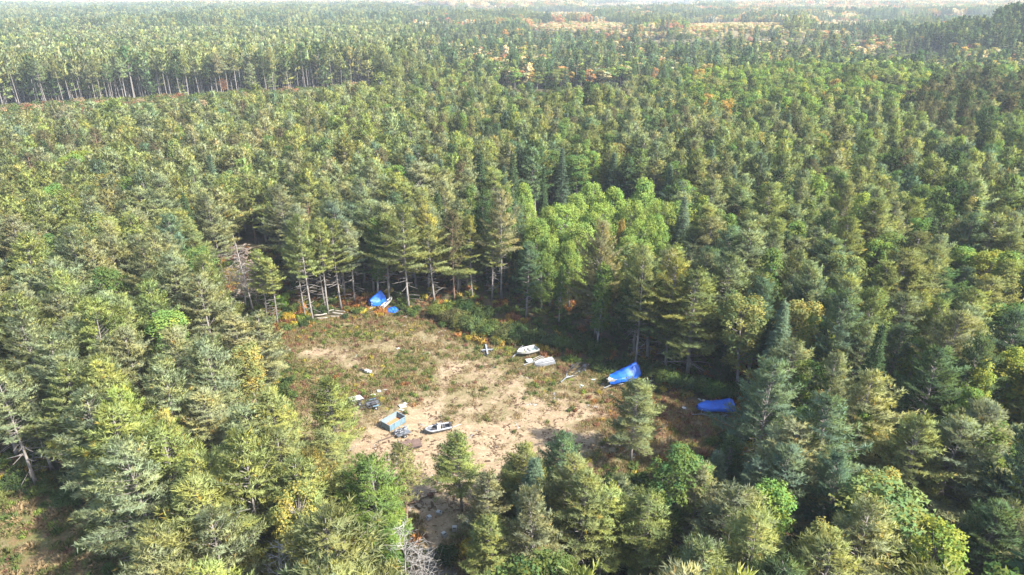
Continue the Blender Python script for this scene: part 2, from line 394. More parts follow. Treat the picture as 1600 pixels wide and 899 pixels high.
def blobs(L):
    s = np.zeros(len(XR))
    for px, py, rx, ry, w in L:
        c = G(px, py); cx_ = G(px + rx, py); cyy = G(px, py - ry); a = abs(cx_[0] - c[0]); b = abs(cyy[1] - c[1])
        s = s + w * np.exp(-(((XR - c[0]) / a) ** 2 + ((YR - c[1]) / b) ** 2))
    return s
sandm = blobs([(770, 690, 110, 34, 1.2), (700, 712, 90, 30, 1.1), (860, 640, 70, 30, .8), (640, 655, 60, 20, .75), (720, 630, 70, 14, .65), (560, 575, 50, 12, .35), (500, 550, 40, 9, .75),
               (600, 545, 60, 8, .5), (720, 575, 60, 18, .65), (800, 600, 60, 18, .6), (650, 525, 40, 10, .35), (480, 580, 40, 10, .2), (458, 615, 26, 20, .6), (500, 662, 40, 16, .7),
               (640, 760, 60, 60, 1.1), (670, 840, 40, 60, .8), (590, 690, 50, 30, .9), (760, 770, 60, 40, .7), (930, 650, 60, 18, .35), (900, 690, 60, 16, .6)])
redm = blobs([(960, 640, 60, 22, .9), (1080, 660, 70, 26, .8), (1000, 690, 60, 20, .5), (480, 525, 50, 12, .5), (560, 505, 60, 10, .3), (500, 605, 60, 16, .2), (600, 610, 50, 14, .35),
              (1060, 620, 60, 12, .8), (670, 600, 50, 12, .25), (690, 500, 40, 10, .3), (900, 590, 50, 14, .4)])
grn = blobs([(480, 590, 60, 20, .8), (620, 590, 60, 16, .7), (640, 560, 60, 14, .5), (540, 520, 80, 10, .7), (600, 620, 60, 10, .5), (860, 600, 60, 20, .5), (760, 555, 60, 16, .3), (700, 655, 40, 10, .3)])
rut = np.zeros(len(XR))
for pl in ([(675, 900), (668, 830), (672, 770), (700, 722), (760, 690), (840, 660), (900, 640), (950, 640)], [(672, 770), (650, 720), (660, 660), (690, 610), (700, 570), (670, 520), (664, 490)], [(760, 690), (830, 705), (880, 690), (860, 650), (790, 600), (740, 570), (700, 560)], [(660, 640), (600, 600), (540, 560), (490, 545)]):
    q = np.array(gpoly(pl))
    for (ax, ay), (bx, by) in zip(q[:-1], q[1:]):
        vx, vy = bx - ax, by - ay; t = np.clip(((XR - ax) * vx + (YR - ay) * vy) / (vx * vx + vy * vy), 0, 1); d = np.hypot(XR - ax - t * vx, YR - ay - t * vy) + .5 * wob(XR, YR, 8)
        rut = np.maximum(rut, np.exp(-((np.abs(d) - .95) / .42) ** 2))
sandm = sandm + .7 * rut * (.6 + .4 * wob(XR, YR, 17)); grnr = 1 - .8 * rut
red = np.clip(redm, 0, 1) * grnr; sand = np.clip(sandm + 0.25 * wob(XR, YR, 6), 0, 1); grn = np.clip(grn, 0, 1) * grnr
gpx, gpy = PX(np.c_[XR, YR, ZR]); md = np.zeros(len(XR))
for mx, my, mw, mh in MEADOW: md = np.maximum(md, (YR > 300) * sm(1.5 - np.sqrt(((gpx - mx) / mw) ** 2 + ((gpy - my) / (mh + 1)) ** 2), 0, .5))
clr = np.maximum(clr, md)
for nm, arr in (('zone', np.c_[np.maximum(clr, fld * (.7 + .25 * wob(XR, YR, 4))), np.where(fld > clr, .05 + .3 * wob(XR, YR, 5), sand), np.where(fld > clr, .5 + .4 * wob(XR + 9, YR, 6), red), np.where(fld > clr, .7, grn)]),):
    a = gme.attributes.new(nm, 'FLOAT_COLOR', 'POINT'); a.data.foreach_set('color', np.clip(arr, 0, 1).astype(np.float32).ravel())
gme.update(); gme.polygons.foreach_set('use_smooth', np.ones(len(Q), bool))

def ground_mat():
    m, nt, N, L = newmat('ground'); out = N.new('ShaderNodeOutputMaterial'); b = N.new('ShaderNodeBsdfPrincipled'); L.new(b.outputs[0], out.inputs[0])
    b.inputs['Roughness'].default_value = 0.95; b.inputs['Specular IOR Level'].default_value = 0.1
    at = N.new('ShaderNodeAttribute'); at.attribute_name = 'zone'; sp = N.new('ShaderNodeSeparateColor'); L.new(at.outputs['Color'], sp.inputs[0])
    ge = N.new('ShaderNodeNewGeometry')
    def noise(s, d=5, dist=0.0, yscale=1.0):
        n = N.new('ShaderNodeTexNoise'); n.inputs['Scale'].default_value = s; n.inputs['Detail'].default_value = d; n.inputs['Distortion'].default_value = dist
        mp = N.new('ShaderNodeMapping'); mp.inputs['Scale'].default_value = (1, yscale, 1); L.new(ge.outputs['Position'], mp.inputs[0]); L.new(mp.outputs[0], n.inputs['Vector']); return n.outputs[0]
    def ramp(x, a, b_):
        r_ = N.new('ShaderNodeMapRange'); r_.interpolation_type = 'SMOOTHSTEP'; r_.inputs[1].default_value = a; r_.inputs[2].default_value = b_; L.new(x, r_.inputs[0]); return r_.outputs[0]
    def mth(op, x, y):
        q = N.new('ShaderNodeMath'); q.operation = op
        for i, v in enumerate((x, y)):
            if isinstance(v, (int, float)): q.inputs[i].default_value = v
            else: L.new(v, q.inputs[i])
        return q.outputs[0]
    def mix(f, A, B):
        q = N.new('ShaderNodeMix'); q.data_type = 'RGBA'; L.new(f, q.inputs[0])
        for i, v in ((6, A), (7, B)):
            if isinstance(v, tuple): q.inputs[i].default_value = (*v, 1)
            else: L.new(v, q.inputs[i])
        return q.outputs[2]
    big, mid, fine, vf = noise(.22), noise(.9, 6, .4), noise(3.2, 6), noise(9, 4)
    litter = mix(ramp(mid, .4, .62), (.055, .042, .028), (.035, .045, .018))
    litter = mix(ramp(fine, .55, .7), litter, (.14, .075, .035))
    dry = mix(ramp(fine, .4, .62), (.17, .135, .078), (.10, .09, .042))
    green = mix(ramp(vf, .4, .6), (.12, .13, .042), (.07, .09, .028))
    dry = mix(ramp(mth('ADD', mid, mth('MULTIPLY', at.outputs['Alpha'], .22)), .54, .68), dry, green)
    redd = mix(ramp(vf, .4, .6), (.20, .105, .065), (.13, .085, .045))
    dry = mix(mth('MULTIPLY', ramp(mth('ADD', mid, mth('MULTIPLY', sp.outputs[2], .22)), .57, .74), .8), dry, redd)
    sandc = mix(ramp(fine, .35, .65), (.28, .218, .140), (.19, .148, .096))
    sandc = mix(mth('MULTIPLY', ramp(noise(.55, 4, 1.2, 2.2), .46, .58), .75), sandc, (.19, .135, .088))
    sf = ramp(mth('ADD', mth('ADD', mth('MULTIPLY', sp.outputs[1], .40), mth('MULTIPLY', mid, .95)), mth('MULTIPLY', fine, .75)), 1.02, 1.22)
    opn = mix(sf, dry, sandc)
    speck = ramp(vf, .60, .68)
    opn = mix(mth('MULTIPLY', speck, .55), opn, (.12, .09, .05))
    col = mix(sp.outputs[0], litter, opn); L.new(col, b.inputs['Base Color'])
    bp = N.new('ShaderNodeBump'); bp.inputs['Strength'].default_value = .7; bp.inputs['Distance'].default_value = .12
    L.new(mth('ADD', fine, mth('MULTIPLY', vf, .5)), bp.inputs['Height']); L.new(bp.outputs[0], b.inputs['Normal'])
    return m
gme.materials.append(ground_mat())
ground = link('ground', gme); tag(ground, 'sandy lot with dry grass, brown forest floor around it', kind='structure')

# grey gravel road leaving the photo's bottom edge
def road():
    pts = [(655, 868), (680, 858), (700, 872), (720, 899), (760, 960), (640, 960), (650, 899)]
    poly = gpoly([(664, 872), (682, 862), (700, 874), (716, 899), (790, 1010), (640, 1010), (656, 930)])
    c = np.mean(poly, 0); V = [(x, y, .07 + .1 * float(wob(np.array(x), np.array(y), 14)) + .03) for x, y in poly]; V.append((c[0], c[1], .09 + .1 * float(wob(c[0], c[1], 14))))
    n = len(poly); T = [(i, (i + 1) % n, n) for i in range(n)]
    me = bpy.data.meshes.new('gravel_road'); set_mesh(me, V, T); me.materials.append(surf('gravel', (.10, .095, .088), .95, var=.35, scale=3, col2=(.065, .06, .055), bump=.3)); me.update()
    tag(link('gravel_road', me), 'grey gravel road running out at the bottom of the lot', kind='structure')
road()

# ------------------------------------------------------------------ air
HZ = 6600; zlo = float(ZR.min()) - 1; zhi = 78.0
me = bpy.data.meshes.new('haze')
hv = [(-HZ, -HZ, zlo), (HZ, -HZ, zlo), (HZ, HZ, zlo), (-HZ, HZ, zlo), (-HZ, -HZ, zhi), (HZ, -HZ, zhi), (HZ, HZ, zhi), (-HZ, HZ, zhi)]
me.from_pydata(hv, [], [(3, 2, 1, 0), (4, 5, 6, 7), (0, 1, 5, 4), (1, 2, 6, 5), (2, 3, 7, 6), (3, 0, 4, 7)])
hm = bpy.data.materials.new('haze'); hm.use_nodes = True; hm.node_tree.nodes.clear()
o_ = hm.node_tree.nodes.new('ShaderNodeOutputMaterial'); pv = hm.node_tree.nodes.new('ShaderNodeVolumePrincipled')
pv.inputs['Color'].default_value = (.80, .90, 1.0, 1); pv.inputs['Density'].default_value = 1.35e-4; pv.inputs['Anisotropy'].default_value = 0.0
hm.node_tree.links.new(pv.outputs[0], o_.inputs['Volume']); me.materials.append(hm)
tag(link('haze', me), 'pale blue air thickening towards the distance', kind='stuff')

# ------------------------------------------------------------------ species: near meshes (trunk and crown apart) and joined meshes for the mass
NEAR = {}
def near(key, W, F, bark):
    NEAR[key] = (W.mesh('trunk_' + key, M[bark]), F.mesh('crown_' + key))
for i in range(7): near('pine%d' % i, *build_pine(i * 7 + 1, cb=(.26, .32, .22, .36, .3, .28, .34)[i], Rm=(4.2, 3.8, 4.5, 3.6, 4.1, 3.9, 4.3)[i]), 'bark')
for i in range(4): near('tall%d' % i, *build_pine(i * 5 + 80, cb=(.48, .52, .45, .56)[i], Rm=(3.7, 3.3, 4.1, 3.0)[i], sparse=.08), 'bark')
for i in range(2): near('red%d' % i, *build_redpine(i + 40), 'red_bark')
for i in range(2): near('spruce%d' % i, *build_spruce(i + 50), 'bark')
for i in range(3): near('round%d' % i, *build_broadleaf(i + 60), 'bark')
for i in range(3): near('aspen%d' % i, *build_broadleaf(i + 70, upright=True, cb=.22), 'birch_bark')
for i in range(3): near('grove%d' % i, *build_broadleaf(i + 75, upright=True, cb=.2, Rm=5.6, nc=210, hue=.2), 'birch_bark')
for i in range(2):
    W, F = build_dead(90 + i, needles=True); near('dying%d' % i, W, F, 'dead_bark')
NEAR['dead0'] = (build_dead(95)[0].mesh('trunk_dead0', M['birch_bark']), None)
NEAR['dead1'] = (build_dead(97)[0].mesh('trunk_dead1', M['birch_bark']), None)
PROTO = []      # joined meshes, unlinked objects that only the scatter nodes read
def proto(name, mesh):
    o = bpy.data.objects.new(name, mesh); PROTO.append(o); return len(PROTO) - 1
PI = {}
for lod in (1, 2):
    PI['pine', lod] = [proto('pine', join_wf('pine_mass', *build_pine(200 + 9 * i, lod=lod, cb=.3, Rm=3.9 + .2 * i), M['bark'])) for i in range(4)]
    PI['tall', lod] = [proto('pine', join_wf('pine_tall', *build_pine(240 + 9 * i, lod=lod, cb=.58, Rm=3.4), M['bark'])) for i in range(2)]
    PI['red', lod] = [proto('pine', join_wf('red_mass', *build_redpine(260 + 9 * i, lod=lod), M['red_bark'])) for i in range(2)]
    PI['spruce', lod] = [proto('spruce', join_wf('spruce_mass', *build_spruce(280 + 9 * i, lod=lod), M['bark'])) for i in range(2)]
    PI['round', lod] = [proto('broadleaf', join_wf('round_mass', *build_broadleaf(300 + 9 * i, lod=lod), M['bark'])) for i in range(3)]
    PI['aspen', lod] = [proto('broadleaf', join_wf('aspen_mass', *build_broadleaf(330 + 9 * i, lod=lod, upright=True), M['birch_bark'])) for i in range(2)]
NOM = dict(pine=18., tall=18., red=18., spruce=16., round=16., aspen=16., dying=16., dead=16.)

def clump(seed, kind, n, rad, hn=1.0):
    """a piece of far canopy: n light trees with real height and spacing"""
    r = np.random.default_rng(seed); V = []; T = []; C = []; NN = []; o = 0
    mk = {'pine': lambda s: build_pine(s, lod=2, cb=.35, Rm=3.9), 'spruce': lambda s: build_spruce(s, lod=2), 'round': lambda s: build_broadleaf(s, lod=2, hue=.3)}[kind]
    base = [(*q.arrays(), np.concatenate(q.N)) for q in (mk(seed + k)[1] for k in range(3))]
    for k in range(n):
        a = k * 2.399; q = rad * math.sqrt((k + .5) / n); v, t, c, nv = base[k % 3]
        sc = r.uniform(.75, 1.2); th = r.uniform(0, 6.28); w = r.uniform(.85, 1.25)
        vx = (v[:, 0] * math.cos(th) - v[:, 1] * math.sin(th)) * w + q * math.cos(a) + r.normal(0, .8); vy = (v[:, 0] * math.sin(th) + v[:, 1] * math.cos(th)) * w + q * math.sin(a)
        V.append(np.c_[vx, vy, v[:, 2] * sc * hn]); T.append(t + o); o += len(v)
        h = r.normal(0, .12); C.append(c * r.uniform(.75, 1.25) * np.array([1 + h, 1, 1 - h])); NN.append(np.c_[nv[:, 0] * math.cos(th) - nv[:, 1] * math.sin(th), nv[:, 0] * math.sin(th) + nv[:, 1] * math.cos(th), nv[:, 2]])
    V = np.concatenate(V); C = np.concatenate(C); me = bpy.data.meshes.new('canopy'); set_mesh(me, V, np.concatenate(T))
    a = me.attributes.new('cv', 'FLOAT_COLOR', 'POINT'); a.data.foreach_set('color', np.c_[C, np.ones(len(C))].astype(np.float32).ravel()); me.materials.append(M['foliage']); me.update(); set_normals(me, np.concatenate(NN))
    return me
for kd in ('pine', 'spruce', 'round'):
    PI['far_' + kd] = [proto('canopy', clump(400 + 31 * i + len(kd), kd, 16, 12)) for i in range(3)]

def scatter(name, pts, kinds, rots, scales, tints, label, cat=None):
    """one object whose points carry the meshes of PROTO"""
    pts = np.asarray(pts, float); n = len(pts)
    me = bpy.data.meshes.new(name); me.vertices.add(n); me.vertices.foreach_set('co', pts.astype(np.float32).ravel())
    a = me.attributes.new('which', 'INT', 'POINT'); a.data.foreach_set('value', np.asarray(kinds, np.int32))
    a = me.attributes.new('turn', 'FLOAT_VECTOR', 'POINT'); a.data.foreach_set('vector', np.c_[np.zeros(n), np.zeros(n), rots].astype(np.float32).ravel())
    a = me.attributes.new('size', 'FLOAT_VECTOR', 'POINT'); a.data.foreach_set('vector', np.asarray(scales, np.float32).ravel())
    a = me.attributes.new('tint', 'FLOAT_COLOR', 'POINT'); a.data.foreach_set('color', np.c_[tints, np.ones(n)].astype(np.float32).ravel())
    o = link(name, me); ng = bpy.data.node_groups.new(name, 'GeometryNodeTree')
    ng.interface.new_socket('Geometry', in_out='INPUT', socket_type='NodeSocketGeometry'); ng.interface.new_socket('Geometry', in_out='OUTPUT', socket_type='NodeSocketGeometry')
    N, L = ng.nodes, ng.links; gi = N.new('NodeGroupInput'); go = N.new('NodeGroupOutput'); jn = N.new('GeometryNodeJoinGeometry')
    def att(nm, ty):
        q = N.new('GeometryNodeInputNamedAttribute'); q.data_type = ty; q.inputs[0].default_value = nm; return q.outputs[0]
    w, t, s = att('which', 'INT'), att('turn', 'FLOAT_VECTOR'), att('size', 'FLOAT_VECTOR')
    er = N.new('FunctionNodeEulerToRotation'); L.new(t, er.inputs[0])
    for k in sorted(set(int(v) for v in kinds)):
        cp = N.new('FunctionNodeCompare'); cp.data_type = 'INT'; cp.operation = 'EQUAL'
        ia = [i for i in cp.inputs if i.type == 'INT']; L.new(w, ia[0]); ia[1].default_value = k
        oi = N.new('GeometryNodeObjectInfo'); oi.inputs['Object'].default_value = PROTO[k]
        ip = N.new('GeometryNodeInstanceOnPoints')
        L.new(gi.outputs[0], ip.inputs['Points']); L.new(cp.outputs[0], ip.inputs['Selection']); L.new(oi.outputs['Geometry'], ip.inputs['Instance'])
        L.new(er.outputs[0], ip.inputs['Rotation']); L.new(s, ip.inputs['Scale']); L.new(ip.outputs[0], jn.inputs[0])
    L.new(jn.outputs[0], go.inputs[0]); md = o.modifiers.new('scatter', 'NODES'); md.node_group = ng
    tag(o, label, cat, kind='stuff'); return o

# ------------------------------------------------------------------ trees
PAL = {'grey-green': (0.143, 0.168, 0.088), 'olive-green': (0.14, 0.162, 0.064), 'yellow-green': (0.16, 0.188, 0.064), 'tan-tinged': (0.16, 0.17, 0.086), 'blue-green': (0.085, 0.125, 0.078), 'dark green': (0.056, 0.088, 0.04), 'golden-green': (0.215, 0.208, 0.066), 'brown-green': (0.098, 0.102, 0.055), 'bright green': (0.155, 0.215, 0.052), 'mid green': (0.1, 0.149, 0.041), 'lime yellow': (0.2, 0.235, 0.05), 'orange-tipped': (0.27, 0.19, 0.055), 'orange': (0.36, 0.19, 0.08), 'pink-red': (0.34, 0.16, 0.11), 'pale tan': (0.44, 0.36, 0.22), 'pink-grey': (0.25, 0.2, 0.17), 'yellow': (0.3, 0.25, 0.04)}
TREES = []     # dicts
PALE = np.array([1.18, 1.14, 1.18])     # pine tint factor: paler and greyer at left and close by
def paler(x, y, sp): return 1 + (PALE - 1) * float(max(sm(-x / max(y, 1.), -.05, .28), 1.3 * sm(-y, -84, -66) * (1 - .5 * sm(x, 25, 60)))) * (sp in ('pine', 'tall', 'red'))
def T_(x, y, h, w, sp, var, tint, label=None, group=None):
    c = np.array(PAL[tint]) * paler(x, y, sp) * rng.uniform(.88, 1.14) * (1 + rng.normal(0, .03, 3))
    TREES.append(dict(x=x, y=y, h=h, w=w, sp=sp, var=var, tn=tint, c=np.clip(c, .01, .6), label=label, group=group, rot=rng.uniform(0, 6.28)))
def top(px, py, h, w, key, tint, label): g = G(px, py, h); sp = key.rstrip('0123456789'); T_(g[0], g[1], h, w, sp, key, tint, label)
def basetop(bx, by, ty, w, key, tint, label):
    g = G(bx, by); d = g[1]
    beta = PITCH - math.atan((449.5 - ty) / FPX); h = CAM_H - d * math.tan(beta); sp = key.rstrip('0123456789'); T_(g[0], g[1], h, w, sp, key, tint, label)
# -- the rear edge of the lot, trunks in view
basetop(396, 488, 378, 1.35, 'dying0', 'pink-grey', 'dying pine with pinkish bare crown at the left end of the rear edge')
basetop(384, 480, 396, 1.1, 'dying1', 'pink-grey', 'thin dying pine just left of the pinkish bare one')
basetop(418, 504, 392, .8, 'tall1', 'yellow-green', 'thin yellow-green pine right beside the pinkish dying pine')
basetop(434, 508, 405, .7, 'tall3', 'yellow-green', 'shortest slim pine between the pinkish dying pine and the log pile')
basetop(489, 503, 340, .95, 'tall0', 'olive-green', 'long-trunked pine standing just left of the pale logs')
basetop(477, 495, 350, .8, 'tall3', 'olive-green', 'slim-stemmed pine hugging the long-trunked pine left of the pale logs')
basetop(513, 490, 344, .9, 'tall1', 'yellow-green', 'pine whose pale stem rises from behind the pale logs')
basetop(508, 480, 352, .8, 'tall3', 'grey-green', 'grey-green pine directly behind the pale logs')
basetop(533, 482, 346, .95, 'tall2', 'olive-green', 'broad pine with dead lower limbs just right of the pale logs')
basetop(584, 455, 318, 1.05, 'tall0', 'grey-green', 'tall dark pine rising behind the propped blue boat')
basetop(639, 484, 324, 1.15, 'tall2', 'olive-green', 'large pine with thick pale trunk right of the white hull')
basetop(670, 455, 322, .85, 'tall1', 'golden-green', 'golden pine behind and right of the thick pale-trunked pine')
basetop(710, 472, 334, 1.0, 'red0', 'brown-green', 'sparse brownish red pine over the left end of the hedge bushes')
basetop(738, 466, 340, .8, 'tall3', 'golden-green', 'slim golden-topped pine right of the sparse red pine')
basetop(769, 468, 358, .9, 'tall1', 'olive-green', 'slender pine behind the middle of the hedge bushes')
basetop(783, 466, 300, 1.05, 'tall2', 'tan-tinged', 'big tan-tinged pine behind the slender one over the hedge')
basetop(822, 497, 380, .8, 'pine3', 'blue-green', 'blue-green pine with foliage almost to the ground right of the hedge')
basetop(873, 507, 416, .55, 'aspen1', 'mid green', 'small leafy tree on a thin stem below the bright aspen grove')
basetop(930, 528, 346, 1.05, 'pine2', 'tan-tinged', 'large tan-tinged pine in front of the aspen grove')
basetop(992, 577, 390, .95, 'tall0', 'olive-green', 'tall olive pine right behind the peaked blue tarp')
basetop(1039, 583, 408, 1.15, 'tall2', 'golden-green', 'large golden-lit pine behind the peaked blue tarp, its trunk showing')
basetop(1092, 556, 398, .95, 'pine1', 'tan-tinged', 'tan-tinged pine right behind the large golden-lit pine')
basetop(1126, 590, 450, .8, 'spruce0', 'dark green', 'narrow dark spruce behind the flat blue-tarped boat')
basetop(1168, 590, 436, .9, 'pine4', 'blue-green', 'blue-green pine right of the narrow dark spruce')
basetop(806, 455, 352, .7, 'spruce1', 'dark green', 'narrow dark spruce at the left foot of the aspen grove')
# -- aspen grove
for px, py, h, w, tn, lb in [(930, 290, 17, 1.15, 'bright green', 'topmost left crown of the bright aspen grove'), (1002, 284, 17.5, 1.15, 'bright green', 'highest crown of the bright aspen grove, at its right rear'),
        (882, 324, 16, 1.2, 'bright green', 'aspen crown at the grove\'s left shoulder'), (837, 345, 15, 1.0, 'bright green', 'lowest left aspen crown of the grove'), (960, 300, 17, 1.15, 'bright green', 'aspen crown in the middle rear of the grove'),
        (1003, 350, 15, 1.1, 'bright green', 'aspen crown at the lower right of the grove'), (905, 352, 15, 1.1, 'bright green', 'aspen crown in the lower middle of the grove'), (862, 372, 13.5, 1.0, 'bright green', 'front left aspen crown touching the dark spruce'),
        (1030, 318, 16, 1.0, 'bright green', 'rightmost aspen crown of the grove'), (972, 346, 14, .35, 'orange-tipped', 'aspen with an orange-tinted side inside the grove'), (820, 292, 16, .9, 'bright green', 'lone bright aspen up left of the grove'),
        (940, 322, 16, 1.05, 'bright green', 'aspen crown in the heart of the grove'), (903, 306, 16, 1.0, 'bright green', 'aspen crown just left of the grove\'s topmost left crown'), (925, 338, 15.5, 1.0, 'bright green', 'aspen crown between the grove\'s heart and its lower middle'), (985, 316, 16.5, 1.0, 'bright green', 'aspen crown under the grove\'s highest crown'),
        (1020, 340, 15.5, .9, 'bright green', 'low crown at the grove\'s right flank'), (893, 382, 13, .9, 'bright green', 'small aspen crown at the grove\'s front middle'), (848, 392, 12, .8, 'mid green', 'small leafy crown at the grove\'s front left foot'), (985, 372, 13.5, .9, 'bright green', 'small aspen crown at the grove\'s front right'), (860, 328, 15.5, .9, 'bright green', 'aspen crown above the grove\'s front left one'),
        (1112, 275, 15, 1.0, 'mid green', 'rounded green broadleaf crown right of the grove top')]:
    top(px, py, h, w, 'grove%d' % (len(TREES) % 3), tn, lb); TREES[-1]['sp'] = 'aspen'; TREES[-1]['c'] = TREES[-1]['c'] * np.array([1.08, 1.08, 1.1])
top(962, 332, 14.5, .5, 'spruce1', 'dark green', 'small dark spruce poking up within the bright grove')
top(850, 262, 16, .8, 'spruce0', 'dark green', 'dark spruce behind the left of the bright grove')
top(800, 296, 16, .8, 'spruce1', 'dark green', 'dark spruce left of the lone bright aspen')
# -- left and foreground
for a in [(312, 430, 17, 1.15, 'pine0', 'tan-tinged', 'bushy tan pine left of the pinkish dying pine'), (399, 492, 13, .95, 'pine2', 'grey-green', 'low grey-green pine in front of the pinkish dying pine'),
          (388, 538, 13, 1.0, 'round0', 'golden-green', 'golden leafy crown at the lot\'s left side'), (131, 617, 16, 1.15, 'pine2', 'grey-green', 'broad layered pine above the dirt patch with tiers spreading left'),
          (180, 606, 16, 1.0, 'pine1', 'bright green', 'fresh green pine just right of the broad layered pine'), (257, 643, 15, .75, 'pine5', 'golden-green', 'slim golden pine between the pale big pine and the lot'),
          (197, 690, 17, 1.15, 'pine6', 'grey-green', 'big pale grey-green pine overhanging the dirt patch, bare trunk showing'), (302, 705, 16, 1.0, 'pine0', 'yellow-green', 'yellow-green pine right of the big pale pine'),
          (525, 597, None, .95, 'pine5', 'yellow-green', 'bright yellow-green pine standing in the lot left of the trailer box'),
          (440, 672, 14, 1.0, 'pine3', 'olive-green', 'olive pine just left of the bright pine in the lot'), (450, 774, 14, .9, 'round1', 'golden-green', 'golden leafy tree near the photo bottom left of the track'),
          (578, 716, 14.5, 1.05, 'pine4', 'mid green', 'full green pine left of the sparse red pine by the track'),
          (878, 684, 12, .8, 'pine1', 'blue-green', 'small bluish pine at the lower edge of the lot'), (823, 693, 12.5, .85, 'pine5', 'yellow-green', 'pointed yellow-green pine at the lower edge of the lot'),
          (837, 768, 14, .8, 'pine2', 'grey-green', 'grey-green pine below the pointed yellow-green one'), (910, 738, 14, .9, 'pine3', 'olive-green', 'olive pine right of the small bluish pine'),
          (1062, 712, 14, 1.0, 'round2', 'mid green', 'leafy green tree under the flat blue-tarped boat'),
          (1100, 735, 13, .9, 'pine3', 'tan-tinged', 'tan pine under the flat blue-tarped boat'), (1211, 570, 17, 1.1, 'pine6', 'blue-green', 'large dark bluish pine right beside the flat blue-tarped boat'),
          (1264, 566, 14, .9, 'round1', 'mid green', 'rounded leafy tree right of the large bluish pine'), (1313, 556, 16, .9, 'pine0', 'grey-green', 'grey pine behind the big tan pine on the right'),
          (1290, 612, 14, .8, 'aspen0', 'orange-tipped', 'leafy tree with an orange tip left of the big tan pine'), (1362, 590, 17, 1.2, 'pine2', 'tan-tinged', 'big tan pine with a dark stem showing, right wood'),
          (1470, 546, 17.5, 1.25, 'pine0', 'dark green', 'massive dark green pine at the right of the wood'), (1548, 570, 16, .9, 'aspen2', 'lime yellow', 'lime-yellow aspen beside the massive dark pine'),
          (1520, 605, 15, .9, 'aspen0', 'bright green', 'bright aspen below the lime-yellow one'), (1445, 656, 16, 1.1, 'pine4', 'olive-green', 'broad olive pine below the massive dark pine'), (1502, 654, 16, 1.1, 'pine6', 'grey-green', 'broad grey-green pine right of the broad olive pine'),
          (1234, 695, 15, 1.0, 'pine3', 'blue-green', 'bluish pine in the dark hollow under the large bluish pine'), (1185, 715, 13, .8, 'pine1', 'blue-green', 'smaller bluish pine left of the one in the hollow'),
          (1317, 710, 15, .85, 'pine5', 'blue-green', 'slim blue-green pine right of the dark hollow'), (1204, 757, 13, 1.0, 'round0', 'bright green', 'yellow-green leafy tree near the bottom right of centre'),
          (1377, 742, 13, .9, 'round2', 'golden-green', 'golden leafy tree below the broad olive pine'), (1370, 796, 16, 1.1, 'pine2', 'tan-tinged', 'tan pine below the golden leafy tree'),
          (1177, 800, 16, 1.1, 'pine0', 'olive-green', 'olive pine under the yellow-green leafy tree, bottom edge'), (1468, 818, 14, 1.0, 'round1', 'lime yellow', 'yellow leafy tree at the bottom edge, right side'),
          (1345, 640, 13, .8, 'aspen1', 'bright green', 'bright green leafy top poking left of the broad olive pine'), (1440, 535, 14, .9, 'aspen0', 'bright green', 'bright leafy top left of the massive dark pine'),
          (1545, 395, 15, 1.2, 'round2', 'lime yellow', 'lime leafy crown near the right edge of the wood'), (1508, 388, 15, 1.1, 'round0', 'bright green', 'bright leafy crown beside the lime one near the right edge'),
          (1432, 365, 18, 1.3, 'pine2', 'brown-green', 'wide brown-green pine left of the bright leafy pair near the right edge'), (1290, 500, 14, 1.1, 'round1', 'bright green', 'bright leafy tree up right of the large bluish pine'),
          (160, 425, 15, 1.1, 'round2', 'mid green', 'leafy green crown among pines at mid left'), (48, 395, 15, 1.3, 'round0', 'mid green', 'wide leafy crown near the left photo edge'), (268, 478, 13, .6, 'spruce0', 'blue-green', 'small blue-green spruce left of the dying pine')]:
    if a[2] is None: basetop(533, 732, 597, .95, 'pine5', 'yellow-green', a[6])
    else: top(*a)
basetop(985, 722, 594, .95, 'pine4', 'grey-green', 'lone pine standing in front of the peaked blue tarp')
basetop(722, 798, 682, .78, 'pine1', 'yellow-green', 'pointed pine alone at the lot\'s lower edge right of the track')
for a in [(487, 712, 13, .85, 'pine5', 'golden-green', 'golden pine between the olive pine and the full green pine, below the lot'), (530, 745, 12, .8, 'pine3', 'yellow-green', 'pointed yellow-green pine under the bright lot pine'), (606, 770, 10, .6, 'pine1', 'bright green', 'small bright pine left of the bare-stemmed red pine'),
          (765, 742, 10.5, .75, 'pine4', 'tan-tinged', 'small tan pine between the two pointed pines at the lot\'s lower edge'), (795, 728, 10, .65, 'pine3', 'olive-green', 'slim olive pine touching the pointed yellow-green pine'),
          (770, 806, 11, .8, 'pine5', 'yellow-green', 'yellow-green pine under the small tan one'), (945, 760, 12, .85, 'pine1', 'yellow-green', 'yellow-green pine right of the olive pine at the lot\'s lower edge'), (975, 745, 11, .7, 'pine3', 'grey-green', 'slim grey-green pine below the lone pine'),
          (1015, 770, 12, .9, 'pine4', 'olive-green', 'olive pine under the lone pine, to its right'), (600, 835, 9, .7, 'aspen0', 'bright green', 'bright leafy sapling between red pine stem and white dead trees'), (1140, 690, 10, .7, 'pine5', 'dark green', 'small dark pine below the flat blue-tarped boat')]: top(*a)
basetop(637, 832, 700, .85, 'red1', 'olive-green', 'sparse red pine with a bare straight stem beside the track')
basetop(57, 757, 588, 1.0, 'tall1', 'grey-green', 'long-trunked pine at the left edge above the dirt patch')
basetop(83, 735, 585, .95, 'tall3', 'grey-green', 'second long-trunked pine above the dirt patch, right of the first')
basetop(28, 715, 560, 1.0, 'tall0', 'olive-green', 'long-trunked pine nearest the left photo edge')
top(345, 128, 19, 1.0, 'round1', 'orange', 'small orange tree at the foot of the far plantation edge'); TREES[-1].update(zip(('x', 'y'), G(350, 149)[:2])); TREES[-1]['h'] = 9
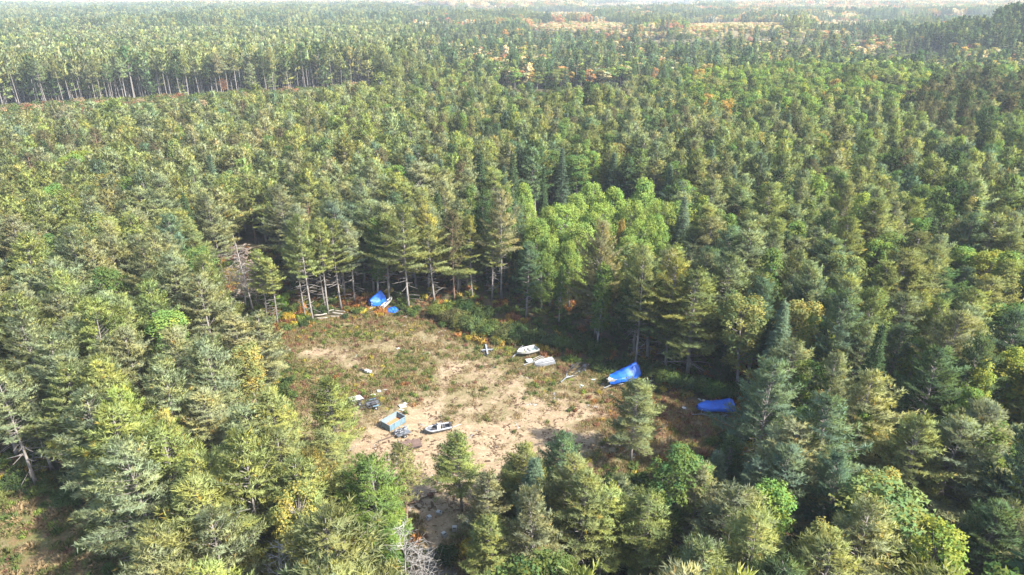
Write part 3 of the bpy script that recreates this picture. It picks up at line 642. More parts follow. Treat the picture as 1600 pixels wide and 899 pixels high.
for px, py, h, lb in [(432, 850, 13, 'bare white dead tree at the bottom, leftmost'), (500, 862, 12, 'bare white dead tree second from the left at the bottom'),
                      (620, 815, 12, 'bare pale birch rising left of the gravel road'), (662, 862, 8, 'bent bare white tree over the gravel road')]:
    top(px, py, h, .9, 'dead%d' % (len(TREES) % 2), 'pink-grey', lb)
HAND = np.array([(t['x'], t['y'], 3.0 * t['w'] * (.6 if t['sp'] in ('spruce', 'aspen', 'dead', 'dying') else 1)) for t in TREES]); NHAND = len(TREES)
HPX = [PX((t['x'], t['y'], t['h'])) for t in TREES]

# -- the packed forest
def hexgrid(s, r0, r1, ang, seed, jit=.3):
    r = np.random.default_rng(seed); nn = int(r1 / s) + 2
    a, b = np.meshgrid(np.arange(-nn, nn + 1), np.arange(0, int(nn * 1.16) + 1)); x = (a + .5 * (b % 2)) * s; y = b * s * .866
    x = x.ravel() + r.normal(0, s * jit * .6, a.size); y = y.ravel() + r.normal(0, s * jit * .6, a.size); q = np.hypot(x, y)
    k = (q > r0) & (q <= r1) & (np.abs(np.arctan2(x, y)) < ang); return x[k], y[k]
x, y = hexgrid(5.5, 24, 900, R(49), 3, .45)
n = len(x); rr = np.hypot(x, y); rnd = rng.random((n, 8))
z_ = terrain(x, y)
left_px, left_py = PX(np.c_[x, y, z_ + 16])
keep = (sdist(x, y, CLEAR) < -1.6) & (sdist(x, y, FIELD) < -1.5) & ~inpoly(x + 3 * wob(x, y, 30), y + 5 * wob(x + 5, y, 23), CORR) & ~inpoly(x, y, GAP)
d2 = np.min(np.hypot(x[:, None] - HAND[None, :, 0], y[:, None] - HAND[None, :, 1]) / HAND[None, :, 2], 1); keep &= d2 > 1.0
base_py = PX(np.c_[x, y, z_ + 2])[1]
def in_meadow(a, t, b):
    r_ = np.zeros(np.shape(a), bool)
    for mx, my, mw, mh in MEADOW:
        f = mh * np.sqrt(np.clip(1 - ((a - mx) / mw) ** 2, 0, 1)); r_ |= (np.abs(a - mx) < mw) & (t < my + f) & (b > my - f)
    return r_
keep &= (rnd[:, 7] < .10) | ~in_meadow(left_px + 8 * wob(x, y, 60), left_py, base_py)
x, y, rr, rnd, z_ = x[keep], y[keep], rr[keep], rnd[keep], z_[keep]; px, py = left_px[keep], left_py[keep]
n = len(x); ns = wob(x, y, 45); ns2 = wob(x + 300, y - 80, 90)
def pick(u, opts):
    c = 0; tot = sum(w for _, w in opts)
    for k, w in opts:
        c += w / tot
        if u <= c: return k
    return opts[-1][0]
RAND = []
for i in range(n):
    X_, Y_, u = px[i] + 45 * ns[i], py[i] + 9 * ns2[i] + 5 * ns[i], rnd[i]
    if X_ < 640 and sdist(np.array([x[i]]), np.array([y[i]]), CORR)[0] > -60 and Y_ < 128 and x[i] ** 2 + y[i] ** 2 > 330 ** 2 or Y_ > 0 and X_ < 640 and Y_ < 128: zone = 'A'
    elif 1060 < X_ and 108 < Y_ < 168 - (0 if X_ < 1440 else -14): zone = 'C'
    elif X_ >= 560 and Y_ < 112 + (10 if X_ > 830 else 0): zone = 'B'
    else: zone = 'D'
    hh = 17.5; ww = 1.0; tall = False
    if zone == 'A':
        sp = pick(u[0], [('pine', 90), ('round', 3), ('spruce', 2), ('tall', 3)]); tn = pick(u[1], [('grey-green', 30), ('olive-green', 34), ('dark green', 20), ('tan-tinged', 6), ('yellow-green', 6)])
        if min(abs(sdist(np.array([x[i]]), np.array([y[i]]), CORR))) < 20 and u[4] < .86: sp = 'tall'; hh = 23
    elif zone == 'B':
        k = ns2[i] + .6 * ns[i]
        sp = pick(u[0], [('spruce', 28), ('round', 52), ('aspen', 8), ('pine', 12)] if -.32 < k < .05 else [('spruce', 14), ('round', 78), ('pine', 8)] if k > .05 else [('spruce', 66), ('pine', 14), ('round', 20)])
        k = ns2[i] + .6 * ns[i]
        if Y_ > 88: k = -.1
        bt = [('mid green', 18), ('bright green', 26), ('yellow-green', 20), ('golden-green', 12), ('orange-tipped', 8), ('orange', 3), ('pale tan', 13)] if k < .2 else [('orange', 9), ('pink-red', 5), ('orange-tipped', 20), ('golden-green', 22), ('pale tan', 26), ('bright green', 18)]
        tn = pick(u[1], bt) if sp in ('round', 'aspen') else pick(u[1], [('dark green', 40), ('blue-green', 30), ('olive-green', 20), ('grey-green', 10)])
        hh = 14 if sp != 'pine' else 17
        if sp == 'round': hh = 10
    elif zone == 'C':
        if X_ > 1430 and Y_ > 125: sp = pick(u[0], [('red', 75), ('pine', 25)]); tn = pick(u[1], [('brown-green', 60), ('dark green', 40)]); hh = 19
        else: sp = pick(u[0], [('round', 60), ('aspen', 15), ('pine', 15), ('spruce', 10)]); tn = pick(u[1], [('bright green', 30), ('mid green', 42), ('lime yellow', 12), ('yellow-green', 12), ('orange-tipped', 5)]) if sp in ('round', 'aspen') else 'olive-green'
    else:
        rt = sm(X_, 500, 900); bl = (.04 + .11 * rt) * (1.0 + 1.6 * (ns[i] > .45)); bl = bl * (1.5 if X_ > 1100 and Y_ > 350 else 1)
        sp = 'round' if u[0] < bl * .65 else 'aspen' if u[0] < bl else 'spruce' if u[0] < bl + .03 + .05 * rt else 'red' if u[0] < bl + .11 + .03 * rt and Y_ < 330 else 'pine'
        if sp in ('round', 'aspen'): tn = pick(u[1], [('mid green', 42), ('bright green', 26), ('yellow-green', 14), ('golden-green', 8), ('lime yellow', 5)])
        elif sp == 'spruce': tn = pick(u[1], [('dark green', 60), ('blue-green', 40)])
        elif sp == 'red': tn = pick(u[1], [('brown-green', 60), ('olive-green', 40)])
        elif X_ < 620: tn = pick(u[1], [('grey-green', 38), ('olive-green', 26), ('yellow-green', 18), ('tan-tinged', 10), ('blue-green', 6)])
        else: tn = pick(u[1], [('grey-green', 30), ('olive-green', 25), ('yellow-green', 13), ('tan-tinged', 8), ('blue-green', 12), ('dark green', 10)])
    hd = math.hypot(x[i] - hill_c[0], (y[i] - hill_c[1]) / 1.3)
    if hd < 120 and rnd[i, 6] < .85: sp = 'pine' if u[0] < .6 else 'spruce'; tn = 'dark green' if u[1] < .8 else 'olive-green'; hh = 17  # dark tints on the hill stand in for its slope turned from the sun
    h = hh * (.86 + .24 * u[2]); w = (.97 + .38 * u[3]) * ww; h *= 1 + .07 * wob(x[i] + 11, y[i], 38)
    if sp == 'spruce' and zone == 'D': w *= 1.15
    if u[4] < .05: h *= 1.12; w *= 1.25
    if u[4] > .95: h *= .82
    if sp == 'round' and zone == 'D': w *= 1.1; h = min(h, 15.5)
    if zone == 'D' and Y_ > 560: h *= .94
    # trees round the lot must leave the lot in view, as in the photograph
    if rr[i] < 175:
        ok = False
        for hs in (1, .86, .72, .6):
            H_ = h * hs; bad = False
            for dx, zz in ((0, 1), (0, .92), (-1.4, .85), (1.4, .85), (0, .82), (-2.4, .74), (2.4, .74), (0, .72), (-3, .62), (3, .62), (0, .6), (-3.3, .5), (3.3, .5), (0, .5), (-2.6, .4), (2.6, .4), (0, .38), (0, .3), (0, .15)):
                a_, b_ = PX((x[i] + dx * w, y[i], H_ * zz))
                if inpoly(a_, b_, VIS)[0] or inpoly(a_, b_, FVIS)[0] or inpoly(a_, b_, TVIS)[0] or inpoly(a_, b_, DVIS)[0]: bad = True; break
            if not bad: ok = True; h = H_; w *= (.4 + .6 * hs); break
        if not ok: continue
        # do not stand in front of a named tree's top
        a_, b_ = PX((x[i], y[i], h)); skip = bool(inpoly(a_, b_, GROVE)[0] or inpoly(a_, b_ + 22, GROVE)[0] or inpoly(a_ - 14, b_ + 40, GROVE)[0] or inpoly(a_ + 14, b_ + 40, GROVE)[0])
        for k, (hx, hy) in enumerate(HPX):
            if rr[i] < 125 and abs(hx[0] - a_[0]) < 26 and -10 < (hy[0] - b_[0]) < 45 and y[i] < TREES[k]['y']: skip = True; break
        if skip: continue
    var = sp
    if sp == 'pine' and -4.5 < -sdist(np.array([x[i]]), np.array([y[i]]), CLEAR)[0] < 7 and y[i] > 95: var = 'tall'
    RAND.append(dict(x=x[i], y=y[i], z=z_[i], h=h, w=w, sp=sp, v=var, tn=tn, r=rr[i], u=u))
# which of them are things of their own: those that show largest
for t in RAND:
    a_, b_ = PX((t['x'], t['y'], t['z'] + t['h'])); c_, d_ = PX((t['x'], t['y'], t['z'] + t['h'] * .45)); t['tx'], t['ty'] = float(a_[0]), float(b_[0])
    t['inv'] = -14 < t['tx'] < 1614 and t['ty'] < 893 and d_[0] > 4
CLS = {'pine': 'pine', 'tall': 'pine', 'red': 'redpine', 'spruce': 'spruce', 'round': 'broadleaf', 'aspen': 'broadleaf', 'dying': 'dead', 'dead': 'dead'}
cnt = {}
for t in TREES: cnt[CLS[t['sp']]] = cnt.get(CLS[t['sp']], 0) + 1
LIM = {'pine': 300, 'redpine': 120, 'spruce': 150, 'broadleaf': 220, 'dead': 50}
NV = {'pine': 7, 'tall': 4, 'red': 2, 'spruce': 2, 'round': 3, 'aspen': 3}
MASS = []
for t in sorted(RAND, key=lambda t: t['r']):
    c = CLS[t['sp']]
    if t['inv'] and cnt.get(c, 0) < LIM[c]:
        cnt[c] = cnt.get(c, 0) + 1; T_(t['x'], t['y'], t['h'], t['w'], t['sp'], '%s%d' % (t['v'], int(t['u'][5] * NV[t['v']])), t['tn']); TREES[-1]['zone'] = (t['tx'], t['ty'])
    else: MASS.append(t)

def zone_of(a, b):
    if b >= 600: return 'by the dirt patch, lower left' if a < 200 else 'left of the sandy lot' if a < 450 else 'below the lot' if a < 760 else 'under the lot\'s right half' if a < 1080 else 'below the flat blue-tarped boat' if a < 1340 else 'in the lower right corner'
    if b >= 450: return 'down the left photo edge' if a < 220 else 'left of the lot\'s rear' if a < 700 else 'right of the blue-tarped boats' if a < 1340 else 'down the right photo edge'
    if b >= 300: return 'far left of the dying pine' if a < 200 else 'beside the dying pine' if a < 430 else 'behind the propped blue boat' if a < 800 else 'around the bright aspen grove' if a < 1080 else 'right of the bright grove' if a < 1330 else 'high on the right side'
    return 'in the far left stand' if a < 400 else 'far behind the lot' if a < 800 else 'beyond the bright aspen grove' if a < 1130 else 'in the far right stand'
ORD = ['leftmost', 'second', 'third', 'fourth', 'fifth', 'sixth', 'seventh', 'eighth', 'ninth', 'tenth', 'eleventh', 'twelfth', 'thirteenth', 'fourteenth', 'fifteenth', 'sixteenth', 'seventeenth', 'eighteenth', 'nineteenth', 'twentieth']
KW = {'pine': 'pine', 'tall': 'pine', 'red': 'red pine', 'spruce': 'spruce', 'round': 'leafy tree', 'aspen': 'upright leafy tree'}
bk = {}
for t in TREES:
    if t['label'] is None:
        hgt = 'tall ' if t['h'] > 17 else 'low ' if t['h'] < 13 else ''
        t['key'] = (hgt + t['tn'] + ' ' + KW[t['sp']], zone_of(*t['zone'])); bk.setdefault(t['key'], []).append(t)
for (d, z), L_ in bk.items():
    L_.sort(key=lambda t: t['zone'][0])
    for i, t in enumerate(L_):
        if len(L_) == 1: t['label'] = 'the one ' + d + ' ' + z
        elif i == len(L_) - 1: t['label'] = '%s %s, rightmost such' % (d, z)
        else: t['label'] = '%s %s, %s such%s' % (d, z, ORD[min(i, 19)], '' if i == 0 else ' from left')
GRP = {'pine': 'pines of the forest', 'redpine': 'red pines of the forest', 'spruce': 'spruces of the forest', 'broadleaf': 'broadleaf trees of the forest', 'dead': 'dead and dying trees'}
NM = {'pine': ('pine_tree', 'pine tree'), 'redpine': ('red_pine_tree', 'red pine'), 'spruce': ('spruce_tree', 'spruce tree'), 'broadleaf': ('broadleaf_tree', 'leafy tree'), 'dead': ('dead_tree', 'dead tree')}
for t in TREES:
    c = CLS[t['sp']]; tm, cm = NEAR[t['var']]; s = t['h'] / NOM[t['sp']]
    e = link(NM[c][0], None, loc=(t['x'], t['y'], float(terrain(t['x'], t['y'])) - .05)); e.rotation_euler = (0, 0, t['rot']); e.scale = (t['w'], t['w'], s); e.empty_display_size = .5
    tag(e, t['label'], NM[c][1], GRP[c]); link('trunk', tm, e)
    if cm is not None:
        o = link('crown', cm, e); o['tint'] = [float(v) for v in t['c']]
print('TREES', len(TREES), cnt, 'mass', len(MASS))

# -- the mass beyond: one object per kind
def massobj(name, cls, label, cat):
    P = []; K = []; Ro = []; S = []; Tn = []
    for t in MASS:
        if CLS[t['sp']] != cls: continue
        lod = 1 if t['r'] < 430 else 2; v = t['v']; L_ = PI[v, lod]; s = t['h'] / NOM[t['sp']]
        P.append((t['x'], t['y'], t['z'])); K.append(L_[int(t['u'][5] * len(L_))]); Ro.append(t['u'][6] * 6.28); S.append((t['w'], t['w'], s))
        Tn.append(np.array(PAL[t['tn']]) * paler(t['x'], t['y'], t['sp']) * (.85 + .3 * t['u'][7]) * (1 + rng.normal(0, .05, 3)))
    return P, K, Ro, S, Tn
m_p = massobj('pine', 'pine', '', ''); m_r = massobj('red', 'redpine', '', ''); m_s = massobj('s', 'spruce', '', ''); m_b = massobj('b', 'broadleaf', '', '')
# far canopy, whole pieces of forest at a time
x, y = hexgrid(19, 900, 3600, R(44), 9, .3); xf, yf = hexgrid(25, 3600, 5400, R(40), 19, .3); x = np.r_[x, xf]; y = np.r_[y, yf]; zz = terrain(x, y); px, py = PX(np.c_[x, y, zz + 12]); u = rng.random((len(x), 6)); n1 = wob(x, y, 260); n2 = wob(x - 500, y + 200, 600); n3 = wob(x, y, 900); mdw = in_meadow(px + 10 * wob(x, y, 150), py, PX(np.c_[x, y, zz + 2])[1])
for i in range(len(x)):
    if mdw[i]: continue
    lf = px[i] < 640; k = n1[i] + .5 * n2[i]
    if lf: kd = pick(u[i, 1], [('pine', 80), ('round', 6), ('spruce', 14)])
    elif k > .1: kd = pick(u[i, 1], [('pine', 5), ('round', 83), ('spruce', 12)])
    elif k < -.3: kd = pick(u[i, 1], [('pine', 22), ('round', 14), ('spruce', 64)])
    else: kd = pick(u[i, 1], [('pine', 28), ('round', 44), ('spruce', 28)])
    if (py[i] < 9 and px[i] < 900) or (py[i] < 16 and px[i] > 1150): kd = pick(u[i, 1], [('round', 85), ('spruce', 15)])
    if kd == 'round': tn = pick(u[i, 2], [('orange', 14), ('pink-red', 8), ('orange-tipped', 20), ('golden-green', 18), ('pale tan', 28), ('bright green', 12)] if (k > .2 or py[i] < 12) else [('mid green', 26), ('bright green', 28), ('golden-green', 14), ('orange-tipped', 10), ('olive-green', 10)])
    else: tn = pick(u[i, 2], [('dark green', 30), ('olive-green', 35), ('grey-green', 20), ('blue-green', 15)])
    M_ = {'pine': m_p, 'spruce': m_s, 'round': m_b}[kd]; L_ = PI['far_' + kd]; hs = .8 + .35 * u[i, 4] + .12 * n1[i]
    if kd == 'round': hs *= .8
    M_[0].append((x[i], y[i], zz[i])); M_[1].append(L_[int(u[i, 3] * 3)]); M_[2].append(u[i, 5] * 6.28); M_[3].append((1.0, 1.0, hs)); M_[4].append(np.array(PAL[tn]) * paler(x[i], y[i], kd) * (.85 + .3 * u[i, 0]))
# low shrubs on the wet meadows
for mx, my, mw, mh in MEADOW:
    for _ in range(int(mw * (mh + 2) * 4)):
        a = rng.uniform(0, 6.28); q = math.sqrt(rng.random()); qx, qy = mx + mw * q * math.cos(a), my + (mh + 2) * q * math.sin(a)
        if qy < 3: continue
        g = G(qx, qy); L_ = PI['round', 2]; M_ = m_b
        M_[0].append((g[0], g[1], float(terrain(g[0], g[1])))); M_[1].append(L_[int(rng.random() * 3)]); M_[2].append(rng.uniform(0, 6.28)); s = rng.uniform(.14, .5); w = s * rng.uniform(1.6, 3.0)
        M_[3].append((w, w, s)); M_[4].append(np.array(PAL[pick(rng.random(), [('pale tan', 46), ('orange', 12), ('pink-red', 8), ('golden-green', 18), ('bright green', 8), ('orange-tipped', 8)])]))
scatter('pine_forest', *m_p, 'unbroken green pine canopy running from mid distance to the hazy horizon', 'pine forest')
scatter('red_pine_forest', *m_r, 'dark brownish red pine stand at far right and between distant pines', 'red pine forest')
scatter('spruce_forest', *m_s, 'narrow dark spruce tops of the distant lowland', 'spruce forest')
scatter('broadleaf_forest', *m_b, 'green, yellow and orange autumn broadleaf canopy in the distance', 'broadleaf forest')
print('far', len(m_p[0]), len(m_r[0]), len(m_s[0]), len(m_b[0]))

# ------------------------------------------------------------------ bushes and undergrowth
def build_bush(seed, Rm=1.6, H=2.0, n=1500, size=.17):
    r = np.random.default_rng(seed); F = Cloud(seed)
    for k in range(16):
        a = k * 2.4; q = Rm * .72 * math.sqrt(r.random()); c = np.array([q * math.cos(a), q * math.sin(a), r.uniform(.25, .7) * H]); cr = r.uniform(.35, .6) * Rm
        m_ = n // 16; d = norm(r.normal(0, 1, (m_, 3))); d[:, 2] = np.abs(d[:, 2]) - .15; C = c + d * cr * r.uniform(.5, 1.05, (m_, 1)); C[:, 2] = np.maximum(C[:, 2], .05)
        l = r.uniform(.75, 1.25); h = r.normal(0, .1)
        F.leaves(C, norm(d + r.normal(0, .6, d.shape)), size, np.tile([l * (1 + h), l, l * (1 - h)], (m_, 1)), d + np.array([0, 0, .4]))
    return F
def build_fern(seed, Rm=.55, n=42):
    r = np.random.default_rng(seed); F = Cloud(seed); a = r.uniform(0, 6.28, n); q = Rm * np.sqrt(r.random(n)) * .6
    C = np.c_[q * np.cos(a), q * np.sin(a), r.uniform(.02, .35, n)]; D = np.c_[np.cos(a), np.sin(a), r.uniform(.2, 1.0, n)]
    F.tufts(C, norm(D), .42, .38, 2, spread=.9, up=.2, cv=np.ones((n, 3)) * r.uniform(.7, 1.3, (n, 1)), flat=.6, out=np.c_[D[:, 0] * .4, D[:, 1] * .4, np.ones(n)]); return F
def build_grass(seed, n=26):
    r = np.random.default_rng(seed); F = Cloud(seed); C = np.c_[r.normal(0, .22, n), r.normal(0, .22, n), np.zeros(n)]
    D = np.c_[r.normal(0, .4, n), r.normal(0, .4, n), np.ones(n)]
    F.tufts(C, norm(D), .26, .2, 2, spread=.5, up=.3, cv=np.ones((n, 3)) * r.uniform(.7, 1.3, (n, 1)), flat=.4, out=np.c_[D[:, 0] * .3, D[:, 1] * .3, np.ones(n)]); return F
PB = [proto('shrub', build_bush(500 + i, 1.0, 1.3, 380, .2).mesh('shrub')) for i in range(3)]
PF = [proto('fern', build_fern(520 + i).mesh('fern')) for i in range(3)]
PG = [proto('grass', build_grass(540 + i).mesh('grass')) for i in range(3)]
def gz(x, y): return float(terrain(x, y)) + .10 * float(wob(np.array(x), np.array(y), 14)) + .04 * float(wob(np.array(x + 50), np.array(y), 3.1))
BM = [build_bush(560 + i, 1.9, 2.3, 2600, .17).mesh('bush_leaves') for i in range(4)]
BW = []
for i in range(2):
    w = Wood(); r_ = np.random.default_rng(i)
    for k in range(9):
        a = k * .7; w.tube([(0, 0, 0), (math.cos(a) * .4, math.sin(a) * .4, .7), (math.cos(a) * 1.0, math.sin(a) * 1.0, r_.uniform(1.1, 1.7))], [.05, .035, .015], 4)
    BW.append(w.mesh('bush_stems', M['bark']))
FER = {'mid green': (.075, .11, .032), 'olive': (.11, .12, .04), 'dark green': (.045, .07, .026), 'yellow': (.30, .25, .045), 'golden': (.26, .18, .045), 'orange': (.30, .14, .05), 'rusty': (.17, .08, .045), 'lime': (.16, .21, .045), 'dry': (.24, .18, .10), 'redbrown': (.16, .085, .06)}
BUSH = [(684, 497, 1.1, 'olive', 'leftmost olive bush of the hedge, beside the path into the wood'), (703, 505, 1.2, 'olive', 'yellow-tinged hedge bush second from the path'), (722, 512, 1.25, 'mid green', 'hedge bush below the sparse red pine'),
        (742, 517, 1.2, 'olive', 'hedge bush above the white scraps at the rear'), (762, 522, 1.2, 'mid green', 'hedge bush straight above the crossed planks'), (783, 527, 1.1, 'olive', 'hedge bush above and right of the crossed planks'),
        (700, 490, 1.1, 'mid green', 'rear hedge bush in shade by the path'), (728, 494, 1.2, 'dark green', 'dark rear hedge bush behind the middle of the hedge'), (756, 502, 1.2, 'dark green', 'dark rear hedge bush right of the hedge middle'),
        (808, 530, 1.1, 'dark green', 'dark bush above the white open boat'), (832, 535, 1.1, 'dark green', 'dark bush behind the white open boat'), (858, 541, 1.1, 'dark green', 'dark bush behind the striped grey hull'),
        (880, 545, 1.0, 'mid green', 'bush right of the striped grey hull, below the thin leafy tree'), (908, 548, 1.1, 'dark green', 'dark bush above the empty boat trailer'), (934, 554, 1.1, 'dark green', 'dark bush between empty trailer and peaked blue tarp'),
        (1015, 590, 1.1, 'dark green', 'dark bush between the two big trunks by the peaked tarp'), (1040, 602, 1.1, 'mid green', 'bush under the large golden-lit pine'), (1062, 608, 1.05, 'dark green', 'dark bush right of the golden-lit pine trunk'),
        (1085, 612, 1.1, 'dark green', 'dark bush up left of the flat blue-tarped boat'), (1110, 618, 1.1, 'mid green', 'bush right above the flat blue-tarped boat'), (1140, 622, 1.1, 'dark green', 'dark bush behind the right end of the flat blue-tarped boat'),
        (425, 455, 1.0, 'lime', 'light green bush among trunks left of the pale logs'), (440, 480, 1.0, 'lime', 'light green bush close to the leftmost rear trunks'), (452, 500, .7, 'yellow', 'yellow bush at the lot\'s rear left corner'),
        (110, 790, .9, 'mid green', 'green bush on the dirt patch\'s upper edge'), (150, 850, .9, 'mid green', 'green bush on the dirt patch\'s right side'), (70, 770, .8, 'mid green', 'low green bush under the long-trunked pines'), (700, 878, .8, 'dark green', 'dark bush beside the gravel road')]
for i, (a, b, s, tn, lb) in enumerate(BUSH):
    g = G(a, b); e = link('bush', None, loc=(g[0], g[1], gz(g[0], g[1]))); e.scale = (s, s, s * rng.uniform(.85, 1.15)); e.rotation_euler = (0, 0, rng.uniform(0, 6.28))
    tag(e, lb, 'bush', 'bushes round the lot'); link('stems', BW[i % 2], e); o = link('leaves', BM[i % 4], e); o['tint'] = [float(v * rng.uniform(.85, 1.15)) for v in FER[tn]]
# undergrowth: shrubs and ferns below and between the trees
P = []; K = []; Ro = []; S = []; Tn = []
OBJ = np.array([G(a, b)[:2] for a, b in [(588, 474), (595, 478), (604, 480), (612, 487), (502, 497), (527, 495), (520, 492), (761, 549), (812, 557), (825, 553), (835, 551), (815, 549), (828, 570), (845, 567), (858, 565), (880, 597), (890, 590), (898, 583), (908, 576), (905, 590), (909, 603), (927, 594), (950, 604), (965, 600), (980, 595), (1010, 603), (1100, 648), (1115, 648), (1130, 648), (1069, 639), (570, 583), (592, 614), (558, 630), (570, 637), (585, 635), (630, 638), (612, 663), (600, 668), (622, 658), (632, 678), (610, 686), (685, 674), (672, 677), (698, 671), (640, 700), (655, 697), (670, 812), (686, 804), (731, 819), (710, 828), (694, 838), (1093, 627)]])
def ug(x, y, k, s, c):
    if y < 140 and np.min(np.hypot(OBJ[:, 0] - x, OBJ[:, 1] - y)) < (1.5 if k in PB else 1.25 if k in PF else .9): return
    P.append((x, y, gz(x, y))); K.append(k); Ro.append(rng.uniform(0, 6.28)); S.append((s, s, s * rng.uniform(.8, 1.2))); Tn.append(np.array(FER[c]) * rng.uniform(.8, 1.2))
x = rng.uniform(-75, 75, 22000); y = rng.uniform(30, 150, 22000); dc = sdist(x, y, CLEAR); df = sdist(x, y, FIELD); nn1 = wob(x, y, 11); nn2 = wob(x + 70, y + 20, 7)
qx_, qy_ = PX(np.c_[x, y, 0 * x])
for i in range(len(x)):
    if dc[i] > 1.5 or df[i] > .5 or inpoly(qx_[i:i + 1], qy_[i:i + 1], [(640, 860), (700, 860), (790, 960), (600, 960)])[0]: continue
    edge = dc[i] > -7 or df[i] > -6
    if not edge and rng.random() < .62: continue
    if dc[i] > 0 and rng.random() < .5: continue
    if inpoly(qx_[i:i + 1], qy_[i:i + 1], [(652, 470), (676, 470), (690, 510), (650, 506)])[0]: k_ = 'rusty' if rng.random() < .6 else 'dry'; ug(x[i], y[i], PF[i % 3], .7, k_); continue
    right = x[i] > 4
    if nn1[i] > .25: c = pick(rng.random(), [('orange', 26), ('golden', 16), ('rusty', 30), ('yellow', 12), ('olive', 16)])
    elif nn1[i] < -.25 or right and nn1[i] < .1: c = pick(rng.random(), [('dark green', 50), ('mid green', 42), ('olive', 8)])
    else: c = pick(rng.random(), [('mid green', 26), ('olive', 26), ('lime', 12), ('yellow', 14), ('rusty', 12), ('golden', 10)])
    if nn2[i] > .15 or c in ('orange', 'rusty', 'golden'): ug(x[i], y[i], PF[i % 3], rng.uniform(.8, 1.7), c)
    else: ug(x[i], y[i], PB[i % 3], rng.uniform(.35, .95), c)
# shrubs filling the cleared strip before the far plantation
cp = np.array(CORR); x = rng.uniform(cp[:, 0].min(), cp[:, 0].max(), 9000); y = rng.uniform(cp[:, 1].min(), cp[:, 1].max(), 9000); k = inpoly(x, y, CORR)
for a, b in zip(x[k], y[k]): ug(a, b, PB[int(rng.integers(3))], rng.uniform(1.2, 3.2), pick(rng.random(), [('rusty', 5), ('olive', 46), ('mid green', 32), ('dry', 17)]))
scatter('undergrowth', P, K, Ro, S, Tn, 'ferns and low shrubs, green, yellow and rust, on the forest floor', 'undergrowth')
# weeds and grass tufts in the lot and on the dirt patch
P = []; K = []; Ro = []; S = []; Tn = []
x = rng.uniform(-75, 45, 95000); y = rng.uniform(38, 122, 95000); dc = sdist(x, y, CLEAR); df = sdist(x, y, FIELD); nn1 = wob(x, y, 13); nn2 = wob(x + 40, y, 5)
def sample(arr, x, y): return arr.reshape(ny, nx)[np.clip(np.searchsorted(gy, y), 0, ny - 1), np.clip(np.searchsorted(gx, x), 0, nx - 1)]
S1, S2, S3 = sample(sand, x, y), sample(red, x, y), sample(grn, x, y)
for i in range(len(x)):
    if dc[i] < 0 and df[i] < 0: continue
    if df[i] > 0:
        if rng.random() < .45 or nn2[i] < -.35: continue
        kk = PG[i % 3] if rng.random() < .7 else PF[i % 3]; ug(x[i], y[i], kk, rng.uniform(.5, 1.3), pick(rng.random(), [('dry', 40), ('olive', 30), ('mid green', 16), ('redbrown', 8), ('lime', 6)])); continue
    p = .19 + .5 * S3[i] + .5 * S2[i] + .25 * (nn2[i] > .2) - .42 * S1[i] + .45 * (dc[i] < 3)
    if rng.random() > p: continue
    if rng.random() < S2[i] * .8: c = pick(rng.random(), [('redbrown', 38), ('rusty', 20), ('orange', 6), ('dry', 26), ('golden', 10)])
    elif rng.random() < S3[i] + .35 * (nn1[i] > .0): c = pick(rng.random(), [('olive', 36), ('lime', 12), ('mid green', 20), ('yellow', 5), ('dry', 30)])
    else: c = pick(rng.random(), [('dry', 68), ('olive', 22), ('redbrown', 10)])
    ug(x[i], y[i], *((PF[i % 3], rng.uniform(.3, .85)) if rng.random() < .4 and c != 'dry' else (PG[i % 3], rng.uniform(.7, 1.7))), c)
scatter('weeds_and_grass', P, K, Ro, S, Tn, 'dry grass tufts and weeds dotting the sandy lot', 'grass')

def build_clods(seed):
    r = np.random.default_rng(seed); V = []; T = []; o = 0; C = []
    for k in range(7):
        c = np.r_[r.normal(0, .5, 2), 0]; a = r.uniform(.04, .14); b = a * r.uniform(.6, 2.6); th = r.uniform(0, 3.1); h = a * r.uniform(.5, .9)
        base = [(-b, -a, 0), (b, -a * .7, 0), (b * .9, a, 0), (-b * .8, a * .8, 0), (0, 0, h)]
        for x_, y_, z_q in base: V.append((c[0] + x_ * math.cos(th) - y_ * math.sin(th), c[1] + x_ * math.sin(th) + y_ * math.cos(th), z_q)); C.append(r.uniform(.6, 1.3, 1).repeat(3))
        T += [(o, o + 1, o + 4), (o + 1, o + 2, o + 4), (o + 2, o + 3, o + 4), (o + 3, o, o + 4)]; o += 5
    me = bpy.data.meshes.new('clods'); set_mesh(me, V, T); a = me.attributes.new('cv', 'FLOAT_COLOR', 'POINT'); a.data.foreach_set('color', np.c_[np.array(C), np.ones(len(C))].astype(np.float32).ravel()); me.materials.append(M['foliage']); me.update(); return me
PC = [proto('clods', build_clods(600 + i)) for i in range(3)]
P = []; K = []; Ro = []; S = []; Tn = []
FER.update(clod=(.14, .10, .065), stone=(.26, .25, .23), bark=(.10, .065, .045))
x = rng.uniform(-40, 45, 9000); y = rng.uniform(48, 122, 9000); dc = sdist(x, y, CLEAR); nn2 = wob(x + 40, y, 9)
for i in range(len(x)):
    if dc[i] > .3 and rng.random() < .22 + .3 * (nn2[i] > 0): ug(x[i], y[i], PC[i % 3], rng.uniform(.6, 1.6), pick(rng.random(), [('clod', 52), ('bark', 42), ('stone', 6)]))
scatter('pebbles_and_clods', P, K, Ro, S, Tn, 'small stones, clods and bark bits strewn over the sand', 'pebbles')

